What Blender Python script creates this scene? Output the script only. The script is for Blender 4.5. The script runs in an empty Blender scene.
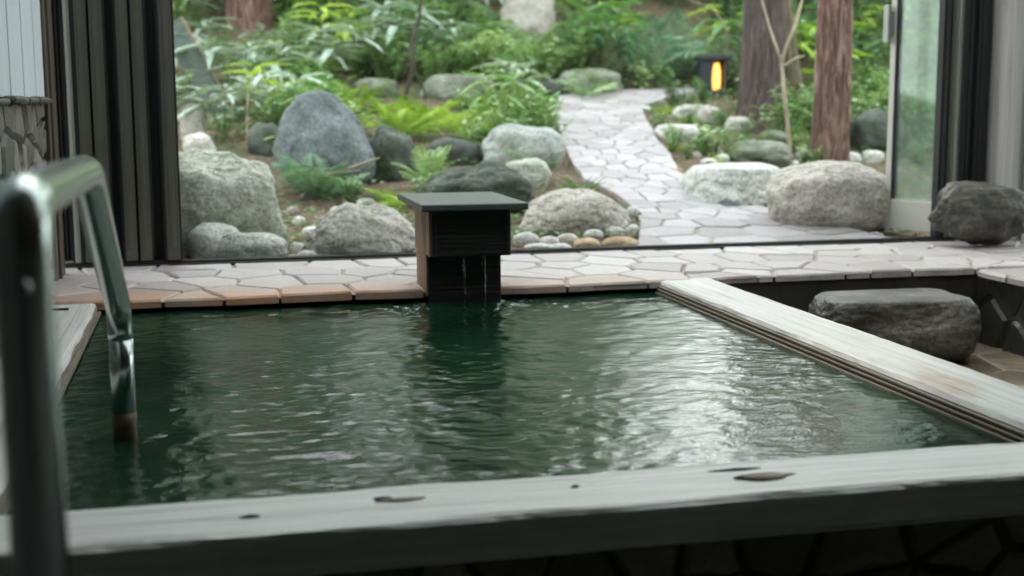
import bpy, math, random
from math import sin, cos, pi, radians, sqrt, hypot, atan2
from mathutils import Vector, Matrix, noise
random.seed(7)
col = bpy.context.scene.collection
scn = bpy.context.scene

# ------------------------------------------------------------------ camera
CAMH = .66
YAW, PITCH, ROLL, F = radians(13.25), radians(8.2), radians(-.24), 1302.0
fw = Vector((sin(YAW)*cos(PITCH), cos(YAW)*cos(PITCH), -sin(PITCH)))
ri0 = Vector((cos(YAW), -sin(YAW), 0)); up0 = ri0.cross(fw)
ri = ri0*cos(ROLL)+up0*sin(ROLL); up = -ri0*sin(ROLL)+up0*cos(ROLL)
EYE = Vector((0, 0, CAMH))
cd = bpy.data.cameras.new('camera'); cam = bpy.data.objects.new('camera', cd); col.objects.link(cam)
cd.sensor_width = 36; cd.lens = F*36/1024; cd.clip_start = .05; cd.clip_end = 300
M = Matrix((ri, up, -fw)).transposed().to_4x4(); M.translation = EYE; cam.matrix_world = M
cd.dof.use_dof = True; cd.dof.focus_distance = 3.6; cd.dof.aperture_fstop = 2.8
scn.camera = cam

def ray(px, py): return fw*F+ri*(px-512)-up*(py-288)
def onz(px, py, z=0):
    d = ray(px, py); return EYE+d*((z-CAMH)/d.z)
def ony(px, py, y):
    d = ray(px, py); return EYE+d*(y/d.y)

def sm(a, b, x):
    t = min(1, max(0, (x-a)/(b-a))); return t*t*(3-2*t)
def gbase(x, y):
    def ramp(t, w=.6): return 0 if t <= -w else (t if t >= w else (t+w)**2/(4*w))
    return .13*ramp(y-6.1)+.13*ramp(y-11.2)+-.20*ramp(y-17.5, 1.5)
def ground(x, y):
    k = sm(5.8, 7.5, y)
    n = noise.noise(Vector((x*.7, y*.7, 1.3)))*.09+noise.noise(Vector((x*2.1, y*2.1, 7)))*.03
    return gbase(x, y)+n*k*path_far(x, y)-.02+.03*(1-path_far(x, y))*sm(6.0, 6.8, y)
def onground(px, py, fn=None):
    fn = fn or gbase
    d = ray(px, py).normalized(); t = 3.0
    while t < 60:
        p = EYE+d*t
        if p.z < fn(p.x, p.y): break
        t += .02
    return EYE+d*t

# ------------------------------------------------------------------ path outline
PW = [(641,249,905,240.5),(642,222,785,222),(622,205,745,205),(600,192,704,190),(584,185,679,178),(571,166,671,160),
      (562,145,658,145),(557,122,646,122),(553,110,642,113),(556,101,647,109),(578,96,657,105.5),(622,94,674,99.5),(668,93,692,96.6),(705,92,722,94.4)]
PL = [onground(a, b) for a, b, c, d in PW]; PR = [onground(c, d) for a, b, c, d in PW]
for q in (PL, PR): q[0] = Vector((q[0].x, 5.56, 0))
def path_far(x, y):
    m = 1e9
    for a, b in zip(PL, PR):
        c = (a+b)/2; r = (a-b).length/2
        m = min(m, hypot(x-c.x, y-c.y)-r)
    return sm(-.05, .5, m)
def in_path(x, y, pad=0.):
    for i in range(len(PL)-1):
        P4 = [PL[i], PR[i], PR[i+1], PL[i+1]]
        s = 0; ok = True
        for k in range(4):
            a, b = P4[k], P4[(k+1) % 4]
            cr = (b.x-a.x)*(y-a.y)-(b.y-a.y)*(x-a.x)
            L = hypot(b.x-a.x, b.y-a.y)+1e-6
            if cr/L < -pad: ok = False
        if ok: return True
    return False

# ------------------------------------------------------------------ mesh helpers
class MB:
    def __init__(s): s.v = []; s.f = []; s.m = []
    def add(s, vs, fs, mi=0):
        o = len(s.v); s.v += [tuple(v) for v in vs]; s.f += [tuple(i+o for i in f) for f in fs]; s.m += [mi]*len(fs)
    def box(s, a, b, mi=0):
        x0, y0, z0 = a; x1, y1, z1 = b
        s.add([(x0,y0,z0),(x1,y0,z0),(x1,y1,z0),(x0,y1,z0),(x0,y0,z1),(x1,y0,z1),(x1,y1,z1),(x0,y1,z1)],
              [(0,3,2,1),(4,5,6,7),(0,1,5,4),(1,2,6,5),(2,3,7,6),(3,0,4,7)], mi)
    def tube(s, pts, rad, n=8, mi=0, cap=True):
        pts = [Vector(p) for p in pts]; N = len(pts)
        R = rad if isinstance(rad, (list, tuple)) else [rad]*N
        t0 = (pts[1]-pts[0]).normalized()
        u = t0.orthogonal().normalized(); vs = []
        for i, p in enumerate(pts):
            t = (pts[min(i+1, N-1)]-pts[max(i-1, 0)]).normalized()
            u = (u-t*u.dot(t)).normalized(); w = t.cross(u)
            for k in range(n):
                a = 2*pi*k/n; vs.append(p+(u*cos(a)+w*sin(a))*R[i])
        fs = [(i*n+k, i*n+(k+1) % n, (i+1)*n+(k+1) % n, (i+1)*n+k) for i in range(N-1) for k in range(n)]
        if cap: fs += [tuple(range(n-1, -1, -1)), tuple((N-1)*n+k for k in range(n))]
        s.add(vs, fs, mi)
    def leaf(s, p, d, nrm, L, W, mi=0, droop=.15, segs=2):
        p = Vector(p); d = Vector(d).normalized(); nrm = Vector(nrm); side = d.cross(nrm)
        if side.length < 1e-4: side = d.orthogonal()
        side.normalize(); nn = side.cross(d)
        if segs == 1:
            s.add([p, p+d*L*.45+side*W/2+nn*W*.12, p+d*L-nn*L*droop, p+d*L*.45-side*W/2+nn*W*.12], [(0,1,2,3)], mi); return
        c = p+d*L*.35
        s.add([p, p+d*L*.3+side*W*.45+nn*W*.1, p+d*L*.3-nn*L*droop*.1, p+d*L*.3-side*W*.45+nn*W*.1,
               p+d*L*.66+side*W*.38-nn*L*droop*.4+nn*W*.1, p+d*L*.66-nn*L*droop*.5, p+d*L*.66-side*W*.38-nn*L*droop*.4+nn*W*.1, p+d*L-nn*L*droop],
              [(0,1,2),(0,2,3),(1,4,5,2),(2,5,6,3),(4,7,5),(5,7,6)], mi)
    def mesh(s, name, mats, smooth=False):
        me = bpy.data.meshes.new(name); me.from_pydata(s.v, [], s.f)
        for m in mats: me.materials.append(m)
        if len(mats) > 1: me.polygons.foreach_set('material_index', s.m)
        if smooth: me.polygons.foreach_set('use_smooth', [True]*len(me.polygons))
        me.update(); return me
    def build(s, name, mats, parent=None, smooth=False, bevel=0, seg=2):
        if not isinstance(mats, (list, tuple)): mats = [mats]
        o = bpy.data.objects.new(name, s.mesh(name, mats, smooth)); col.objects.link(o); o.parent = parent
        if bevel:
            b = o.modifiers.new('bevel', 'BEVEL'); b.width = bevel; b.segments = seg; b.limit_method = 'ANGLE'
        return o
def tag(o, label=None, cat=None, group=None, kind=None):
    if label: o['label'] = label
    if cat: o['category'] = cat
    if group: o['group'] = group
    if kind: o['kind'] = kind
    return o
def empty(name, loc, rz=0):
    o = bpy.data.objects.new(name, None); col.objects.link(o); o.location = loc; o.rotation_euler = (0, 0, rz); o.empty_display_size = .1
    return o
def copy_tree(o, parent=None):
    c = o.copy(); col.objects.link(c); c.parent = parent
    for ch in [k for k in KIDS.get(o, [])]: copy_tree(ch, c)
    return c
KIDS = {}

# ------------------------------------------------------------------ materials
def newmat(name):
    m = bpy.data.materials.new(name); m.use_nodes = True; nt = m.node_tree
    b = nt.nodes['Principled BSDF']; return m, nt, b
def N(nt, t, **k):
    n = nt.nodes.new(t)
    for a, v in k.items():
        if a in n.inputs: n.inputs[a].default_value = v
        else: setattr(n, a, v)
    return n
def ramp(nt, fac, stops):
    r = nt.nodes.new('ShaderNodeValToRGB'); nt.links.new(fac, r.inputs[0])
    e = r.color_ramp.elements
    while len(e) < len(stops): e.new(.5)
    for x, (p, c) in zip(e, stops): x.position = p; x.color = (c[0], c[1], c[2], 1)
    return r.outputs[0]
def coords(nt, kind='Object', scale=(1, 1, 1), rot=(0, 0, 0)):
    tc = nt.nodes.new('ShaderNodeTexCoord'); mp = nt.nodes.new('ShaderNodeMapping')
    mp.inputs['Scale'].default_value = scale; mp.inputs['Rotation'].default_value = rot
    if kind == 'World':
        g = nt.nodes.new('ShaderNodeNewGeometry'); nt.links.new(g.outputs['Position'], mp.inputs[0])
    else: nt.links.new(tc.outputs[kind], mp.inputs[0])
    return mp.outputs[0]
def noi(nt, co, scale, detail=5, rough=.6, dist=0):
    n = N(nt, 'ShaderNodeTexNoise', Scale=scale, Detail=detail, Roughness=rough, Distortion=dist)
    nt.links.new(co, n.inputs['Vector']); return n.outputs[0]
def mixc(nt, f, a, b, mode='MIX'):
    n = nt.nodes.new('ShaderNodeMix'); n.data_type = 'RGBA'; n.blend_type = mode
    for i, v in ((0, f), (6, a), (7, b)):
        if isinstance(v, (int, float)): n.inputs[i].default_value = v
        elif isinstance(v, tuple): n.inputs[i].default_value = (v[0], v[1], v[2], 1)
        else: nt.links.new(v, n.inputs[i])
    return n.outputs[2]
def math_(nt, op, a, b=0):
    n = nt.nodes.new('ShaderNodeMath'); n.operation = op
    for i, v in ((0, a), (1, b)):
        if isinstance(v, (int, float)): n.inputs[i].default_value = v
        else: nt.links.new(v, n.inputs[i])
    return n.outputs[0]
def bump(nt, b, h, strength=.5, dist=.02):
    n = N(nt, 'ShaderNodeBump', Strength=strength, Distance=dist); nt.links.new(h, n.inputs['Height']); nt.links.new(n.outputs[0], b.inputs['Normal'])
def plain(name, c, rough=.6, metal=0, var=.25, sc=8, bs=.2):
    m, nt, b = newmat(name); co = coords(nt, 'World')
    n = noi(nt, co, sc)
    lo = tuple(x*(1-var) for x in c); hi = tuple(min(1, x*(1+var)) for x in c)
    nt.links.new(ramp(nt, n, [(.3, lo), (.7, hi)]), b.inputs['Base Color'])
    b.inputs['Roughness'].default_value = rough; b.inputs['Metallic'].default_value = metal
    if bs: bump(nt, b, noi(nt, co, sc*6), bs, .004)
    return m
def rockmat(name, c1, c2, c3, moss=None, mlo=.55, speck=60, rough=.85):
    m, nt, b = newmat(name)
    oi = nt.nodes.new('ShaderNodeObjectInfo')
    co0 = coords(nt, 'World'); add = N(nt, 'ShaderNodeVectorMath'); add.operation = 'ADD'
    nt.links.new(co0, add.inputs[0])
    cmb = nt.nodes.new('ShaderNodeCombineXYZ'); nt.links.new(math_(nt, 'MULTIPLY', oi.outputs['Random'], 40), cmb.inputs[0]); nt.links.new(cmb.outputs[0], add.inputs[1])
    co = add.outputs[0]
    base = ramp(nt, noi(nt, co, 5, 8, .65), [(.3, c1), (.5, c2), (.72, c3)])
    sp = ramp(nt, noi(nt, co, speck, 3, .7), [(.35, (.45,.45,.45)), (.6, (1.1,1.1,1.1))])
    c = mixc(nt, .75, base, sp, 'MULTIPLY')
    pits = ramp(nt, noi(nt, co, 22, 4, .55, .6), [(.30, (.35,.35,.33)), (.40, (1,1,1))])
    c = mixc(nt, .6, c, pits, 'MULTIPLY')
    if moss:
        f = ramp(nt, noi(nt, co, 3.2, 5, .6), [(mlo, (0,0,0)), (mlo+.12, (1,1,1))])
        mc = ramp(nt, noi(nt, co, 35, 3), [(.3, tuple(x*.5 for x in moss)), (.7, moss)])
        c = mixc(nt, f, c, mc)
    nt.links.new(c, b.inputs['Base Color']); b.inputs['Roughness'].default_value = rough
    h = math_(nt, 'ADD', noi(nt, co, 16, 9, .7), math_(nt, 'MULTIPLY', noi(nt, co, 60, 3, .7), .5))
    bump(nt, b, h, .5, .022)
    return m
R_pale = rockmat('pale_speckled_stone', (.38,.37,.32), (.54,.53,.47), (.68,.66,.60), (.22,.25,.12), .64)
R_tan = rockmat('warm_pale_stone', (.34,.33,.28), (.52,.50,.44), (.66,.63,.57), (.30,.30,.16), .66)
R_green = rockmat('green_grey_stone', (.30,.33,.25), (.48,.51,.42), (.64,.66,.58), (.13,.18,.07), .55)
R_blue = rockmat('blue_grey_stone', (.085,.11,.11), (.17,.21,.21), (.29,.335,.33), (.10,.13,.08), .66)
R_dark = rockmat('dark_mossy_stone', (.035,.045,.035), (.08,.10,.08), (.19,.21,.18), (.06,.09,.035), .5)
R_black = rockmat('wet_black_stone', (.018,.019,.015), (.055,.055,.044), (.17,.16,.13), (.05,.055,.03), .6, rough=.5)
R_step = rockmat('wet_step_stone', (.035,.034,.03), (.13,.125,.11), (.36,.345,.32), (.10,.085,.05), .68, rough=.32)
R_moss = rockmat('mossy_grey_stone', (.12,.14,.10), (.25,.28,.22), (.44,.46,.40), (.11,.17,.06), .5)
R_moss2 = rockmat('lichen_grey_stone', (.22,.25,.23), (.36,.40,.37), (.52,.55,.52), (.20,.26,.14), .58)
R_smooth = rockmat('smooth_grey_cobble', (.46,.48,.44), (.60,.62,.57), (.70,.71,.67), None, rough=.7)
R_brown = rockmat('tan_cobble', (.35,.24,.13), (.52,.39,.25), (.66,.54,.40), None)
R_white = rockmat('white_cobble', (.50,.50,.47), (.66,.66,.62), (.78,.78,.75), None)

def woodmat(name, axis, c_lo, c_mid, c_hi, stain=None, stlo=.6, rough=.55, gs=14):
    m, nt, b = newmat(name)
    s = [gs*3]*3; s[axis] = 1.3
    co = coords(nt, 'World', tuple(s)); cw = coords(nt, 'World')
    g = noi(nt, co, 1.0, 8, .65, .4)
    c = ramp(nt, g, [(.28, c_lo), (.42, c_mid), (.66, c_hi)])
    if stain:
        s2 = [5]*3; s2[axis] = 1.2
        f = ramp(nt, noi(nt, coords(nt, 'World', tuple(s2)), 1.0, 6, .6), [(stlo, (0,0,0)), (stlo+.1, (.85,.85,.85))])
        c = mixc(nt, f, c, stain)
    cr = [gs*5]*3; cr[axis] = 1.1
    k = noi(nt, coords(nt, 'World', tuple(cr)), 1.0, 2, .5)
    c = mixc(nt, ramp(nt, k, [(.26, (1,1,1)), (.31, (0,0,0))]), c, tuple(x*.45 for x in c_lo))
    nt.links.new(c, b.inputs['Base Color']); b.inputs['Roughness'].default_value = rough
    bump(nt, b, g, .7, .010)
    return m
W_x = woodmat('weathered_white_wood', 0, (.26,.25,.23), (.68,.68,.66), (.84,.84,.83), (.36,.27,.17), .66, .36)
W_y = woodmat('weathered_white_wood_lengthwise', 1, (.24,.22,.20), (.56,.55,.53), (.70,.69,.67), (.44,.33,.22), .62, .42)
W_plank = woodmat('pale_painted_board', 2, (.50,.58,.62), (.60,.68,.72), (.64,.72,.76), None, rough=.6, gs=5)
W_dark = woodmat('black_wet_wood', 0, (.004,.004,.004), (.010,.009,.0085), (.028,.026,.024), None, rough=.38)
W_slab = woodmat('dark_lid_wood', 0, (.03,.035,.035), (.07,.078,.08), (.13,.14,.145), None, rough=.33)
W_rust = woodmat('rust_stained_wood', 2, (.05,.028,.015), (.25,.13,.06), (.50,.33,.20), (.03,.02,.015), .56, rough=.5)
W_post = woodmat('greyed_post_wood', 2, (.20,.19,.18), (.33,.32,.31), (.43,.42,.41), None)
W_brown = woodmat('brown_post_wood', 2, (.03,.025,.018), (.07,.055,.04), (.11,.09,.06), None)
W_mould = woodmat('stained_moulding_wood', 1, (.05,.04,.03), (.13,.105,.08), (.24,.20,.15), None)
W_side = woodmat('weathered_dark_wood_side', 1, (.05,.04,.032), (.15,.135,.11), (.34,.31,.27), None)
W_plankg = woodmat('green_board_wood', 0, (.03,.05,.04), (.06,.085,.07), (.10,.13,.105), None, rough=.9)

def flagmat(name, lo, mid, hi, stain=None, front=None, rough=.6):
    m, nt, b = newmat(name)
    at = nt.nodes.new('ShaderNodeAttribute'); at.attribute_name = 'tint'
    co = coords(nt, 'World')
    c = ramp(nt, math_(nt, 'ADD', math_(nt, 'MULTIPLY', at.outputs['Fac'], .55), math_(nt, 'MULTIPLY', noi(nt, co, 9, 7, .65), .5)), [(.25, lo), (.5, mid), (.8, hi)])
    c = mixc(nt, .5, c, ramp(nt, noi(nt, co, 70, 4, .7), [(.3, (.6,.6,.6)), (.6, (1,1,1))]), 'MULTIPLY')
    if stain:
        g = nt.nodes.new('ShaderNodeNewGeometry'); sx = nt.nodes.new('ShaderNodeSeparateXYZ'); nt.links.new(g.outputs['Position'], sx.inputs[0])
        mr = N(nt, 'ShaderNodeMapRange'); nt.links.new(sx.outputs[1], mr.inputs[0]); mr.inputs[1].default_value = front+.42; mr.inputs[2].default_value = front-.04
        mx = N(nt, 'ShaderNodeMapRange'); nt.links.new(sx.outputs[0], mx.inputs[0]); mx.inputs[1].default_value = 2.0; mx.inputs[2].default_value = .4
        f = math_(nt, 'MULTIPLY', math_(nt, 'MULTIPLY', math_(nt, 'POWER', mr.outputs[0], 1.6), mx.outputs[0]), ramp(nt, noi(nt, co, 4, 6, .7), [(.3, (.25,.25,.25)), (.62, (1,1,1))]))
        c = mixc(nt, f, c, stain)
    nt.links.new(c, b.inputs['Base Color']); b.inputs['Roughness'].default_value = rough
    bump(nt, b, noi(nt, co, 24, 8, .7), .45, .012)
    return m
M_ledge = flagmat('ledge_flagstone', (.36,.325,.315), (.46,.425,.415), (.56,.53,.52), (.62,.30,.13), 4.5, .5)
M_path = flagmat('path_flagstone', (.31,.295,.295), (.39,.375,.38), (.47,.455,.46))
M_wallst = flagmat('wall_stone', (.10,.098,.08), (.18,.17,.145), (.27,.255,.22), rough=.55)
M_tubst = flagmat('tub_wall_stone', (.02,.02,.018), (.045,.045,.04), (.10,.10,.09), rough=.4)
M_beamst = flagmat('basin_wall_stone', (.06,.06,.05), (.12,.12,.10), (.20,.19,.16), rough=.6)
M_grout = plain('grout', (.36,.31,.27), .9, 0, .2, 12, .4)
M_groutd = plain('dark_grout', (.03,.028,.024), .9, 0, .3, 12, .4)
M_conc = plain('concrete', (.07,.075,.07), .8, 0, .25, 3)
M_ceil = woodmat('ceiling_board', 0, (.10,.08,.06), (.18,.15,.11), (.26,.21,.16), None)
M_alu = plain('bronze_aluminium', (.115,.118,.095), .4, .3, .08, 3, 0)
M_alul = plain('light_aluminium', (.34,.35,.32), .38, .3, .06, 3, 0)
M_aluw = plain('pale_aluminium', (.50,.50,.44), .4, .1, .05, 3, 0)
M_rub = plain('black_gasket', (.010,.011,.011), .6, 0, .1, 3, 0)
M_steel, nt, b = newmat('brushed_steel'); b.inputs['Base Color'].default_value = (.50,.57,.55,1); b.inputs['Metallic'].default_value = 1; b.inputs['Roughness'].default_value = .22
bump(nt, b, noi(nt, coords(nt, 'World', (40, 4, 40)), 3, 4), .08, .002)
M_steelw = plain('waterline_stained_steel', (.085,.068,.045), .45, .7, .5, 30)
M_floor = flagmat('wet_floor_stone', (.20,.16,.11), (.33,.27,.19), (.44,.37,.28), rough=.22)
def thinf(nt):
    lw = N(nt, 'ShaderNodeLayerWeight', Blend=.5); return math_(nt, 'ADD', math_(nt, 'MULTIPLY', math_(nt, 'POWER', lw.outputs['Facing'], 5), .9), .05)
M_glass, nt, b = newmat('glass')
nt.nodes.remove(b); o = nt.nodes['Material Output']
tr = N(nt, 'ShaderNodeBsdfTransparent'); tr.inputs[0].default_value = (.90,.95,.93,1)
gl = N(nt, 'ShaderNodeBsdfGlossy', Roughness=.03); mx = nt.nodes.new('ShaderNodeMixShader')
df = N(nt, 'ShaderNodeBsdfDiffuse'); df.inputs[0].default_value = (.45,.62,.56,1); mx2 = nt.nodes.new('ShaderNodeMixShader')
nt.links.new(thinf(nt), mx.inputs[0]); nt.links.new(tr.outputs[0], mx.inputs[1]); nt.links.new(gl.outputs[0], mx.inputs[2])
nt.links.new(ramp(nt, noi(nt, coords(nt, 'World', (1, 1, 1)), 3, 4, .6), [(.35, (.02,.02,.02)), (.7, (.11,.11,.11))]), mx2.inputs[0])
nt.links.new(mx.outputs[0], mx2.inputs[1]); nt.links.new(df.outputs[0], mx2.inputs[2]); nt.links.new(mx2.outputs[0], o.inputs[0])

M_sky, nt, b = newmat('added_skylight_glass'); nt.nodes.remove(b); o = nt.nodes['Material Output']
tr = N(nt, 'ShaderNodeBsdfTransparent'); tr.inputs[0].default_value = (.78,.79,.78,1); gl = N(nt, 'ShaderNodeBsdfGlossy', Roughness=.02); mx = nt.nodes.new('ShaderNodeMixShader')
nt.links.new(thinf(nt), mx.inputs[0]); nt.links.new(tr.outputs[0], mx.inputs[1]); nt.links.new(gl.outputs[0], mx.inputs[2]); nt.links.new(mx.outputs[0], o.inputs[0])
def leafmat(name, c1, c2, c3, rough=.42, tl=.35, sp=.35):
    m, nt, b = newmat(name); o = nt.nodes['Material Output']
    oi = nt.nodes.new('ShaderNodeObjectInfo'); co = coords(nt, 'World')
    n = math_(nt, 'ADD', math_(nt, 'MULTIPLY', noi(nt, co, 9, 3, .7), .8), math_(nt, 'MULTIPLY', oi.outputs['Random'], .25))
    c = ramp(nt, n, [(.35, c1), (.55, c2), (.78, c3)])
    nt.links.new(c, b.inputs['Base Color']); b.inputs['Roughness'].default_value = rough; b.inputs['Specular IOR Level'].default_value = sp
    t = N(nt, 'ShaderNodeBsdfTranslucent'); nt.links.new(mixc(nt, 1, c, (1.0,1.0,.6), 'MULTIPLY'), t.inputs[0])
    ms = nt.nodes.new('ShaderNodeMixShader'); ms.inputs[0].default_value = tl
    nt.links.new(b.outputs[0], ms.inputs[1]); nt.links.new(t.outputs[0], ms.inputs[2]); nt.links.new(ms.outputs[0], o.inputs[0])
    return m
L_mid = leafmat('green_leaf', (.06,.17,.06), (.17,.36,.12), (.40,.57,.28))
L_dark = leafmat('dark_green_leaf', (.02,.085,.045), (.06,.18,.09), (.18,.36,.18), .35)
L_pale = leafmat('pale_green_leaf', (.14,.30,.12), (.34,.52,.26), (.62,.74,.48), .35)
L_lime = leafmat('lime_fern_leaf', (.22,.40,.04), (.42,.62,.10), (.62,.78,.25), .5)
L_fern = leafmat('fern_leaf', (.12,.25,.17), (.25,.42,.28), (.42,.60,.43), .5)
L_blue = leafmat('silvery_bamboo_grass_leaf', (.24,.34,.28), (.42,.54,.46), (.66,.74,.67), .28, .2)
L_can = leafmat('canopy_leaf', (.04,.13,.03), (.11,.27,.06), (.26,.44,.12), .6, .6, .1)
M_stem = plain('stem', (.14,.15,.07), .7, 0, .3, 20, 0)
M_twig = plain('pale_twig', (.36,.31,.22), .75, 0, .3, 20, .3)
M_dtwig = plain('dark_twig', (.06,.05,.04), .8, 0, .3, 20, .3)
def barkmat(name, lo, mid, hi):
    m, nt, b = newmat(name); co = coords(nt, 'World', (34, 34, 3.6))
    g = noi(nt, co, 1.0, 9, .75, 1.6)
    nt.links.new(ramp(nt, g, [(.36, lo), (.5, mid), (.62, hi)]), b.inputs['Base Color']); b.inputs['Roughness'].default_value = .85
    bump(nt, b, g, .9, .03); return m
B_red = barkmat('red_cedar_bark', (.035,.017,.012), (.15,.078,.055), (.42,.30,.25))
B_dark = barkmat('dark_cedar_bark', (.03,.022,.02), (.085,.062,.055), (.20,.155,.14))
B_olive = barkmat('olive_bark', (.07,.06,.035), (.15,.135,.08), (.26,.24,.15))
M_soil, nt, b = newmat('garden_soil'); co = coords(nt, 'World')
c = ramp(nt, noi(nt, co, 3, 8, .7), [(.3, (.07,.055,.04)), (.5, (.16,.125,.09)), (.7, (.27,.23,.17))])
c = mixc(nt, ramp(nt, noi(nt, co, 28, 5, .7), [(.5, (0,0,0)), (.6, (1,1,1))]), c, (.36,.26,.16))
c = mixc(nt, ramp(nt, noi(nt, co, 1.4, 5, .7), [(.5, (0,0,0)), (.6, (.8,.8,.8))]), c, (.10,.16,.06))
nt.links.new(c, b.inputs['Base Color']); b.inputs['Roughness'].default_value = .95
bump(nt, b, noi(nt, co, 30, 8, .75), 1, .04)
M_litter = leafmat('dead_leaf', (.20,.11,.05), (.38,.22,.11), (.55,.40,.24), .7, .15)

# ------------------------------------------------------------------ crazy paving generator
def voronoi(W, Hh, cell, gap, seed, sx=1.0, sy=1.0):
    """polygons of broken stones filling [0,W]x[0,Hh]; sx, sy stretch the cells"""
    rnd = random.Random(seed); w, h = W/sx, Hh/sy
    nx, ny = max(1, round(w/cell)), max(1, round(h/cell)); S = []
    for j in range(ny):
        for i in range(nx):
            S.append(((i+.5+rnd.uniform(-.42, .42)+(.5 if j % 2 else 0)-.25)*w/nx, (j+.5+rnd.uniform(-.38, .38))*h/ny))
    out = []
    for a in S:
        P = [(0, 0), (w, 0), (w, h), (0, h)]
        for b_ in S:
            if b_ is a or hypot(a[0]-b_[0], a[1]-b_[1]) > cell*3.2: continue
            dx, dy = b_[0]-a[0], b_[1]-a[1]; L = hypot(dx, dy)
            dx /= L; dy /= L; lim = L/2-gap*rnd.uniform(.35, .65)
            Q = []
            for k in range(len(P)):
                p, q = P[k], P[(k+1) % len(P)]
                dp = (p[0]-a[0])*dx+(p[1]-a[1])*dy-lim; dq = (q[0]-a[0])*dx+(q[1]-a[1])*dy-lim
                if dp <= 0: Q.append(p)
                if dp*dq < 0:
                    t = dp/(dp-dq); Q.append((p[0]+(q[0]-p[0])*t, p[1]+(q[1]-p[1])*t))
            P = Q
            if len(P) < 3: break
        if len(P) < 3: continue
        # subdivide and roughen the outline
        Q = []
        for k in range(len(P)):
            p, q = P[k], P[(k+1) % len(P)]; L = hypot(p[0]-q[0], p[1]-q[1]); n = max(1, int(L/(cell*.22)))
            for t in range(n):
                u = t/n; j = cell*.018 if t else 0
                Q.append(((p[0]+(q[0]-p[0])*u+rnd.uniform(-j, j))*sx, (p[1]+(q[1]-p[1])*u+rnd.uniform(-j, j))*sy))
        out.append((Q, rnd.random()))
    return out
def paving(name, W, Hh, cell, gap, seed, fmap, mats, thick=.03, hv=.006, sx=1, sy=1, under=None, keep=None, bev=.008, parent=None, dome=0.0):
    """fmap(u,v,h)->world. mats = [stone, grout]"""
    vs, fs, mi, tint = [], [], [], []
    rnd = random.Random(seed+5)
    for P, t in voronoi(W, Hh, cell, gap, seed, sx, sy):
        cx = sum(p[0] for p in P)/len(P); cy = sum(p[1] for p in P)/len(P)
        if keep and not keep(cx, cy): continue
        n = len(P); o = len(vs); hh = rnd.uniform(-hv, hv); tx, ty = rnd.uniform(-hv, hv)*3, rnd.uniform(-hv, hv)*3
        rings = [(1, -thick), (1, hh-bev), ('i', hh)]
        for s_, z in rings:
            for p in P:
                x, y = p
                if s_ == 'i':
                    d = hypot(x-cx, y-cy)+1e-9; k = max(.3, 1-bev/d*1.1); x = cx+(x-cx)*k; y = cy+(y-cy)*k
                zz = z+((x-cx)*tx+(y-cy)*ty if z > -thick else 0)
                vs.append(fmap(x, y, zz))
        vs.append(fmap(cx, cy, hh+dome))
        for r in range(2):
            for k in range(n): fs.append((o+r*n+k, o+r*n+(k+1) % n, o+(r+1)*n+(k+1) % n, o+(r+1)*n+k)); mi.append(0); tint.append(t)
        for k in range(n): fs.append((o+2*n+k, o+2*n+(k+1) % n, o+3*n)); mi.append(0); tint.append(t)
    gd = -.010
    nu, nv = (40, 16)
    o = len(vs)
    for j in range(nv+1):
        for i in range(nu+1): vs.append(fmap(W*i/nu, Hh*j/nv, gd))
    for j in range(nv):
        for i in range(nu):
            if keep and not keep(W*(i+.5)/nu, Hh*(j+.5)/nv): continue
            a = o+j*(nu+1)+i; fs.append((a, a+1, a+nu+2, a+nu+1)); mi.append(1); tint.append(.5)
    me = bpy.data.meshes.new(name); me.from_pydata([tuple(v) for v in vs], [], fs)
    for m in mats: me.materials.append(m)
    me.polygons.foreach_set('material_index', mi)
    at = me.attributes.new('tint', 'FLOAT', 'FACE'); at.data.foreach_set('value', tint)
    ob = bpy.data.objects.new(name, me); col.objects.link(ob); ob.parent = parent
    return ob
def struct(o): o['kind'] = 'structure'; return o

# ================================================================== ROOM SHELL
FZ = -.45; WX = -.55; DY = 5.5   # floor height, left wall, door line
m = MB(); m.box((-3.2, -2.2, FZ-.1), (5.6, 1.98, FZ)); struct(m.build('floor', M_conc))
SK0, SK1 = 1.97, 5.15
m = MB(); m.box((-3.2, -2.2, 2.45), (5.6, SK0, 2.6)); m.box((-3.2, SK1, 2.45), (5.6, 5.62, 2.6)); m.box((-3.2, SK0, 2.45), (-.6, SK1, 2.6)); m.box((4.6, SK0, 2.45), (5.6, SK1, 2.6))
for yy in (-1.5, .1, 1.45, 5.2): m.box((-3.2, yy, 2.3), (5.6, yy+.12, 2.45))
struct(m.build('ceiling', M_ceil))
m = MB(); m.box((-3.2, -2.3, FZ), (5.6, -2.2, 2.5)); struct(m.build('wall_back', M_conc))
m = MB(); m.box((WX-.16, 1.2, FZ-.1), (WX-.03, 5.3, .66)); m.box((WX-.16, 1.2, .66), (WX-.07, 5.3, 2.45)); m.box((WX-.16, -2.2, FZ-.1), (WX-.05, 1.2, 2.45)); struct(m.build('wall_left', M_conc))
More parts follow.
